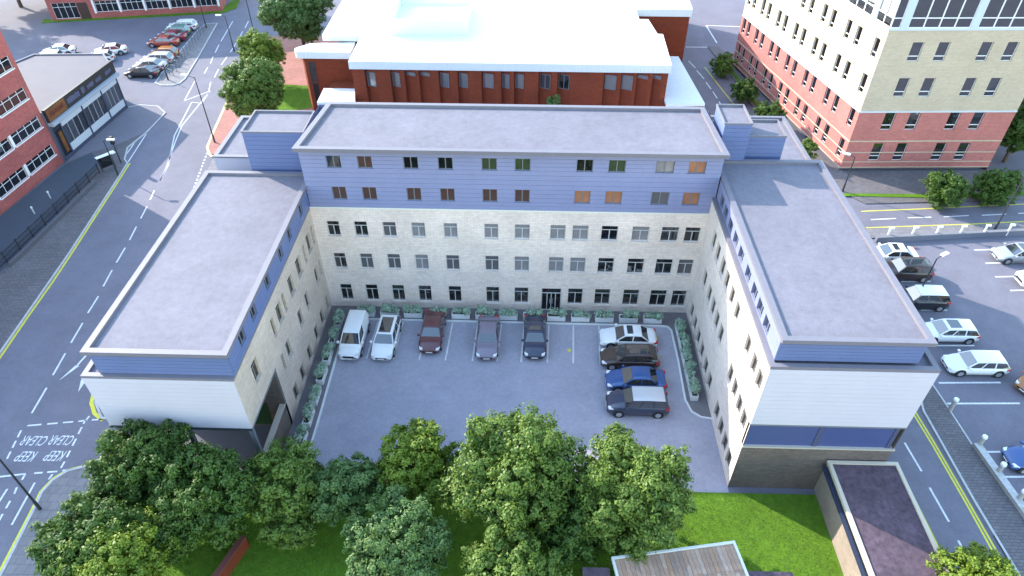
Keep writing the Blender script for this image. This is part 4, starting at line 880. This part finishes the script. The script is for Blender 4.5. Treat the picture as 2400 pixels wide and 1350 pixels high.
tree(9.97,-18.45,2.6,L_YEL,5,'bright yellow green tree left of the biggest tree',gT)
tree(16.0,-19.49,3.95,L_MID,6,'biggest spreading tree at the middle of the row before the courtyard',gT)
tree(22.64,-20.65,3.65,L_MID,7,'wide green tree standing against the open lawn',gT)
tree(9.68,-23.92,3.0,L_BLUE,8,'pale bluish green tree on its own in front of the row',gT)
tree(15.9,-25.0,2.8,L_MID,9,'light green tree cut by the bottom edge below the biggest tree',gT)
tree(-7.0,-24.2,2.9,L_DARK,10,'dark green tree beside the corner pavement at bottom left',gT)
tree(-4.9,-25.5,2.8,L_YEL,11,'bright yellow green tree at the bottom left edge',gT)
tree(41.1,-24.9,2.2,L_YEL,12,'bright green tree over the road at the bottom right',None)
tree(19.3,-22.2,2.2,L_DARK,13,'small dark tree in the gap between the biggest tree and the wide one',gT)
tree(-4.9,-22.6,2.3,L_DARK,37,'dark low tree filling the gap between the three big left-hand trees',gT,hz=2.9)
tree(2.7,-21.4,1.9,L_MID,14,'small low tree in front of the tall mid green one',gT,hz=2.3)
gL = 'trees on the red paving beside the street'
tree(-15.1,31.0,3.8,L_MID,20,'round mid green tree nearest the left stair tower',gL)
tree(-18.2,42.8,3.1,L_YEL,21,'dark-trunked bright green tree between two bigger ones by the street',gL)
tree(-16.0,53.5,4.8,L_BLUE,22,'tall greyish green tree at the top edge by the white roof',gL)
gH = 'small trees along the tower block'
tree(42.6,47.9,1.7,L_MID,23,'small round tree furthest up the side road',gH,hz=1.6,n=8000)
tree(43.5,39.7,1.75,L_DARK,24,'small round dark tree, second down the side road',gH,hz=1.7,n=8000)
tree(44.7,32.6,1.9,L_DARK,25,'small round tree, third down the side road beside the tower block',gH,hz=1.8,n=8000)
tree(46.6,25.0,1.5,L_MID,26,'small tree nearest the foot of the tower corner',gH,hz=1.5,n=7000)
tree(41.6,31.2,1.4,L_BLUE,27,'pale shrubby tree peeping over the right stair tower',gH,hz=1.5,n=5500)
tree(58.3,16.9,2.1,L_DARK,28,'dark bushy tree on the verge below the tower windows',gH,hz=2.0)
tree(63.6,17.6,2.2,L_DARK,29,'dark bushy tree at the right of the tower foot',gH,hz=2.0)
tree(69.5,26.0,3.0,L_DARK,30,'dark tall tree behind the right side of the tower',gH)
tree(73.0,31.5,3.2,L_DARK,31,'darkest tree at the right edge beyond the tower',gH)
tree(19.06,28.2,1.0,L_BLUE,32,'small pale sapling showing over the back roof edge',None,hz=5.2,n=1800)
tree(-68,71.5,4.6,L_DARK,33,'dark tree at the top left corner, left one',None)
tree(-74.5,64,6.2,L_DARK,35,'tall dark tree added out of view to shade the far car park, nearer one',None,hz=9,n=40000)  # unseen tree, added so its shadow falls on the car park
tree(-77,55,6.0,L_DARK,36,'tall dark tree added out of view to shade the far car park, further one',None,hz=9,n=40000)  # second unseen tree added for the same car park shade
tree(-63.5,78.5,4.2,L_DARK,34,'dark tree behind the end of the far brick building',None)

# ================================================================== STREET FURNITURE
def lamp(x, y, h, arm, label, dx=0, dy=0):
    t = thing('street_lamp', label, 'street lamp', (x,y,0), 0, 'street lamps')
    b = MB(); b.tube((0,0,0),(0,0,1.0),.11,.10,8); b.tube((0,0,1.0),(dx,dy,h),.075,.045,8); b.build('pole', DARK, t)
    if arm:
        ax, ay = arm; b = MB(); b.tube((dx,dy,h),(dx+ax,dy+ay,h+.15),.04,.035,6); b.build('arm', DARK, t)
        b = MB(); L_ = math.hypot(ax,ay); ux,uy = ax/L_,ay/L_; b.obox((dx+ax-ux*.1,dy+ay-uy*.1),(dx+ax+ux*.7,dy+ay+uy*.7),.28,h+.1,h+.24); b.build('lamp_head', WHITEP, t)
lamp(-19.89,27.5,7.9,(-.9,.2),'tall street lamp at the red paving corner')
lamp(49.38,19.24,4.1,(-.5,.3),'black street lamp with white head before the tower corner')
lamp(61.9,12.8,7.2,(.4,.9),'black street lamp among the white posts at the right')
lamp(49.97,2.2,4.6,(.5,.3),'black lamp post beside the wing roof in the car park',0,0)
lamp(-14.25,-19.73,7.5,(-.8,.1),'black street lamp on the bottom left corner pavement')
lamp(-25.6,60.5,7.5,(-.8,0),'street lamp by the tall greyish tree at the top')
lamp(-33.9,63.0,7.0,(.8,0),'street lamp at the far end of the island')
lamp(-26.6,54.2,5.0,(-.6,0),'thin street lamp beside the centre line at the top')
lamp(-27.75,20.07,4.2,(.5,0),'thin post beside the end of the guard railing')
lamp(-32.1,44.0,2.4,None,'short thin post on the near end of the island')
# traffic signals and shelter by the crossing
t = thing('traffic_signal', 'dark traffic signal on a post at the end of the railing', 'traffic signal', (-28.6,22.6,.1)); b = MB(); b.tube((0,0,0),(0,0,3.0),.06,.06,8); b.build('pole', DARK, t); b = MB(); b.box(-.16,-.16,2.3,.16,.16,3.2); b.build('signal_head', BLACKP, t)
t = thing('shelter', 'small white-topped shelter by the crossing', 'shelter', (-29.3,21.3,.1), rad(50)); t.scale = (.72,.72,.72); b = MB(); b.box(-1.2,-.35,2.25,1.0,.35,2.33); b.box(1.0,-.4,2.2,1.6,.4,2.38); b.build('roof', WHITEP, t)
for px in (-1.0,.9):
    for py in (-.28,.28): MB().box(px-.04,py-.04,0,px+.04,py+.04,2.25).build('post', DARK, t)
b = MB(); b.box(-1.0,.25,.3,.9,.28,2.0); b.build('glass_pane', GLASSD, t)
# guard railing
p0, p1 = Vector((-29.9,20.4)), Vector((-31.2,1.0)); d = p1-p0; LRl = d.length
t = thing('guard_railing', 'dark metal guard railing running along the pavement below the brick block', 'railing', (*p0,.1), math.atan2(d.y,d.x))
pm_ = MB().box(-.04,-.04,0,.04,.04,1.25).mesh('post', DARK)
rl_ = MB(); rl_.box(.04,-.025,1.05,1.9,.025,1.12); rl_.box(.04,-.025,.15,1.9,.025,.22); rl_.box(.04,-.02,.6,1.9,.02,.65)
for i in range(12): rl_.box(.16+i*.145,-.012,.22,.185+i*.145,.012,1.05)
rlm = rl_.mesh('rail_panel', DARK)
for i in range(11):
    put('post', pm_, t, (i*1.94,0,0))
    if i < 10: put('rail_panel', rlm, t, (i*1.94,0,0))
t = thing('low_wall', 'low dark kerb wall in front of the guard railing', 'wall', (*p0,.1), math.atan2(d.y,d.x)); MB().box(2,.55,0,16,.8,.35).build('wall_body', mat('dark_stone', (.10,.10,.115), .8), t)
for i, (x, y) in enumerate(((-32.6,15.4),(-32.7,12.6))):
    t = thing('bollard', ('short pale bollard nearer the shop, on the dark forecourt','short pale bollard further from the shop, on the dark forecourt')[i], 'bollard', (x,y,.1), 0, 'pale bollards on the dark forecourt'); MB().tube((0,0,0),(0,0,.7),.07,.07,8).build('post', LGREY, t); MB().tube((0,0,.7),(0,0,.85),.1,.09,8).build('cap', WHITEP, t)
# cycle stands on the island
for i in range(13):
    f = i/12; p = Vector((-32.3,45.6)).lerp(Vector((-34.1,62.6)), f)
    t = thing('cycle_stand', 'dark metal cycle stand on the paved island, %s from the near end' % ordn[i], 'cycle stand', (p.x,p.y,.1), rad(-25), 'cycle stands on the island')
    b = MB(); b.tube((-.4,0,0),(-.4,0,.8),.04,n=6); b.tube((.4,0,0),(.4,0,.8),.04,n=6); b.tube((-.44,0,.8),(.44,0,.8),.04,n=6); b.tube((-.4,0,.35),(.4,0,.35),.03,n=6); b.build('hoop', DGREY, t)
# low walls and bollards of the right car park
t = thing('car_park_wall', 'long low grey wall under the white posts at the car park edge', 'wall', (49.6,10.6,0)); b = MB(); b.obox((0,0),(15.6,1.7),.3,0,.55); b.obox((15.6,1.7),(26,2.8),.3,0,.55); b.build('wall_body', mat('blue_grey_wall', (.14,.15,.2), .7), t); b = MB(); b.obox((0,0),(15.6,1.7),.38,.55,.62); b.build('coping', mat('grey_coping', (.17,.17,.19), .8), t)
for i in range(7):
    t = thing('white_post', 'white post with bent head, %s from the left on the car park wall' % ordn[i], 'post', (50.82+2.34*i,11.05+.17*i,.1), 0, 'white posts along the car park wall')
    b = MB(); b.tube((0,0,0),(0,0,1.15),.09,.09,8); b.build('shaft', WHITEP, t); b = MB(); b.box(-.1,-.1,1.15,.32,.1,1.3); b.build('head', WHITEP, t)
t = thing('concrete_wall', 'low concrete wall with bollards between the pavement and the blue car', 'wall', (47.8,-13,0)); b = MB(); b.obox((0,0),(.55,-5.0),.42,0,.4); b.obox((.55,-5.0),(1.6,-14),.42,0,.4); b.build('wall_body', mat('concrete', (.36,.35,.33), .8, noise=((3,.12,4),)), t); b = MB(); b.obox((0,-.05),(.55,-5.0),.5,.4,.46); b.build('coping', KERB, t)
for x, y, h, lab in ((47.55,-9.8,1.25,'grey post with white top beside the empty bay'),(47.95,-13.1,1.3,'concrete post with white top at the upper end of the low wall'),(48.12,-15.3,1.3,'stout concrete post with white top, middle of the low wall'),(48.4,-17.35,1.3,'concrete post with white top at the lower end of the low wall')):
    t = thing('concrete_post', lab, 'post', (x,y,0), 0, 'concrete posts by the blue car'); b = MB(); b.tube((0,0,0),(0,0,h-.15),.17,.15,10); b.build('shaft', mat('concrete', (.36,.35,.33), .8), t); b = MB(); b.tube((0,0,h-.15),(0,0,h),.19,.17,10); b.build('cap', WHITEP, t)
# brick garden walls
t = thing('garden_wall', 'low red brick wall between the courtyard and the trees', 'wall', (8,-17.3,0)); b = MB(); b.box(-6.0,-.12,0,12,.12,.8); b.build('wall_body', REDB, t); b = MB(); b.box(-6.0,-.17,.8,12,.17,.88); b.build('coping', BASEB, t)
t = thing('brick_wall', 'short leaning run of red brick wall on the shaded lawn at bottom left', 'wall', (-.7,-23.2,0), rad(72)); b = MB(); b.box(-1.6,-.14,0,1.5,.14,1.1); b.build('wall_body', RUSTB, t); b = MB(); b.box(-1.6,-.19,1.1,1.5,.19,1.18); b.build('coping', mat('brick_coping', (.16,.05,.04), .8), t)
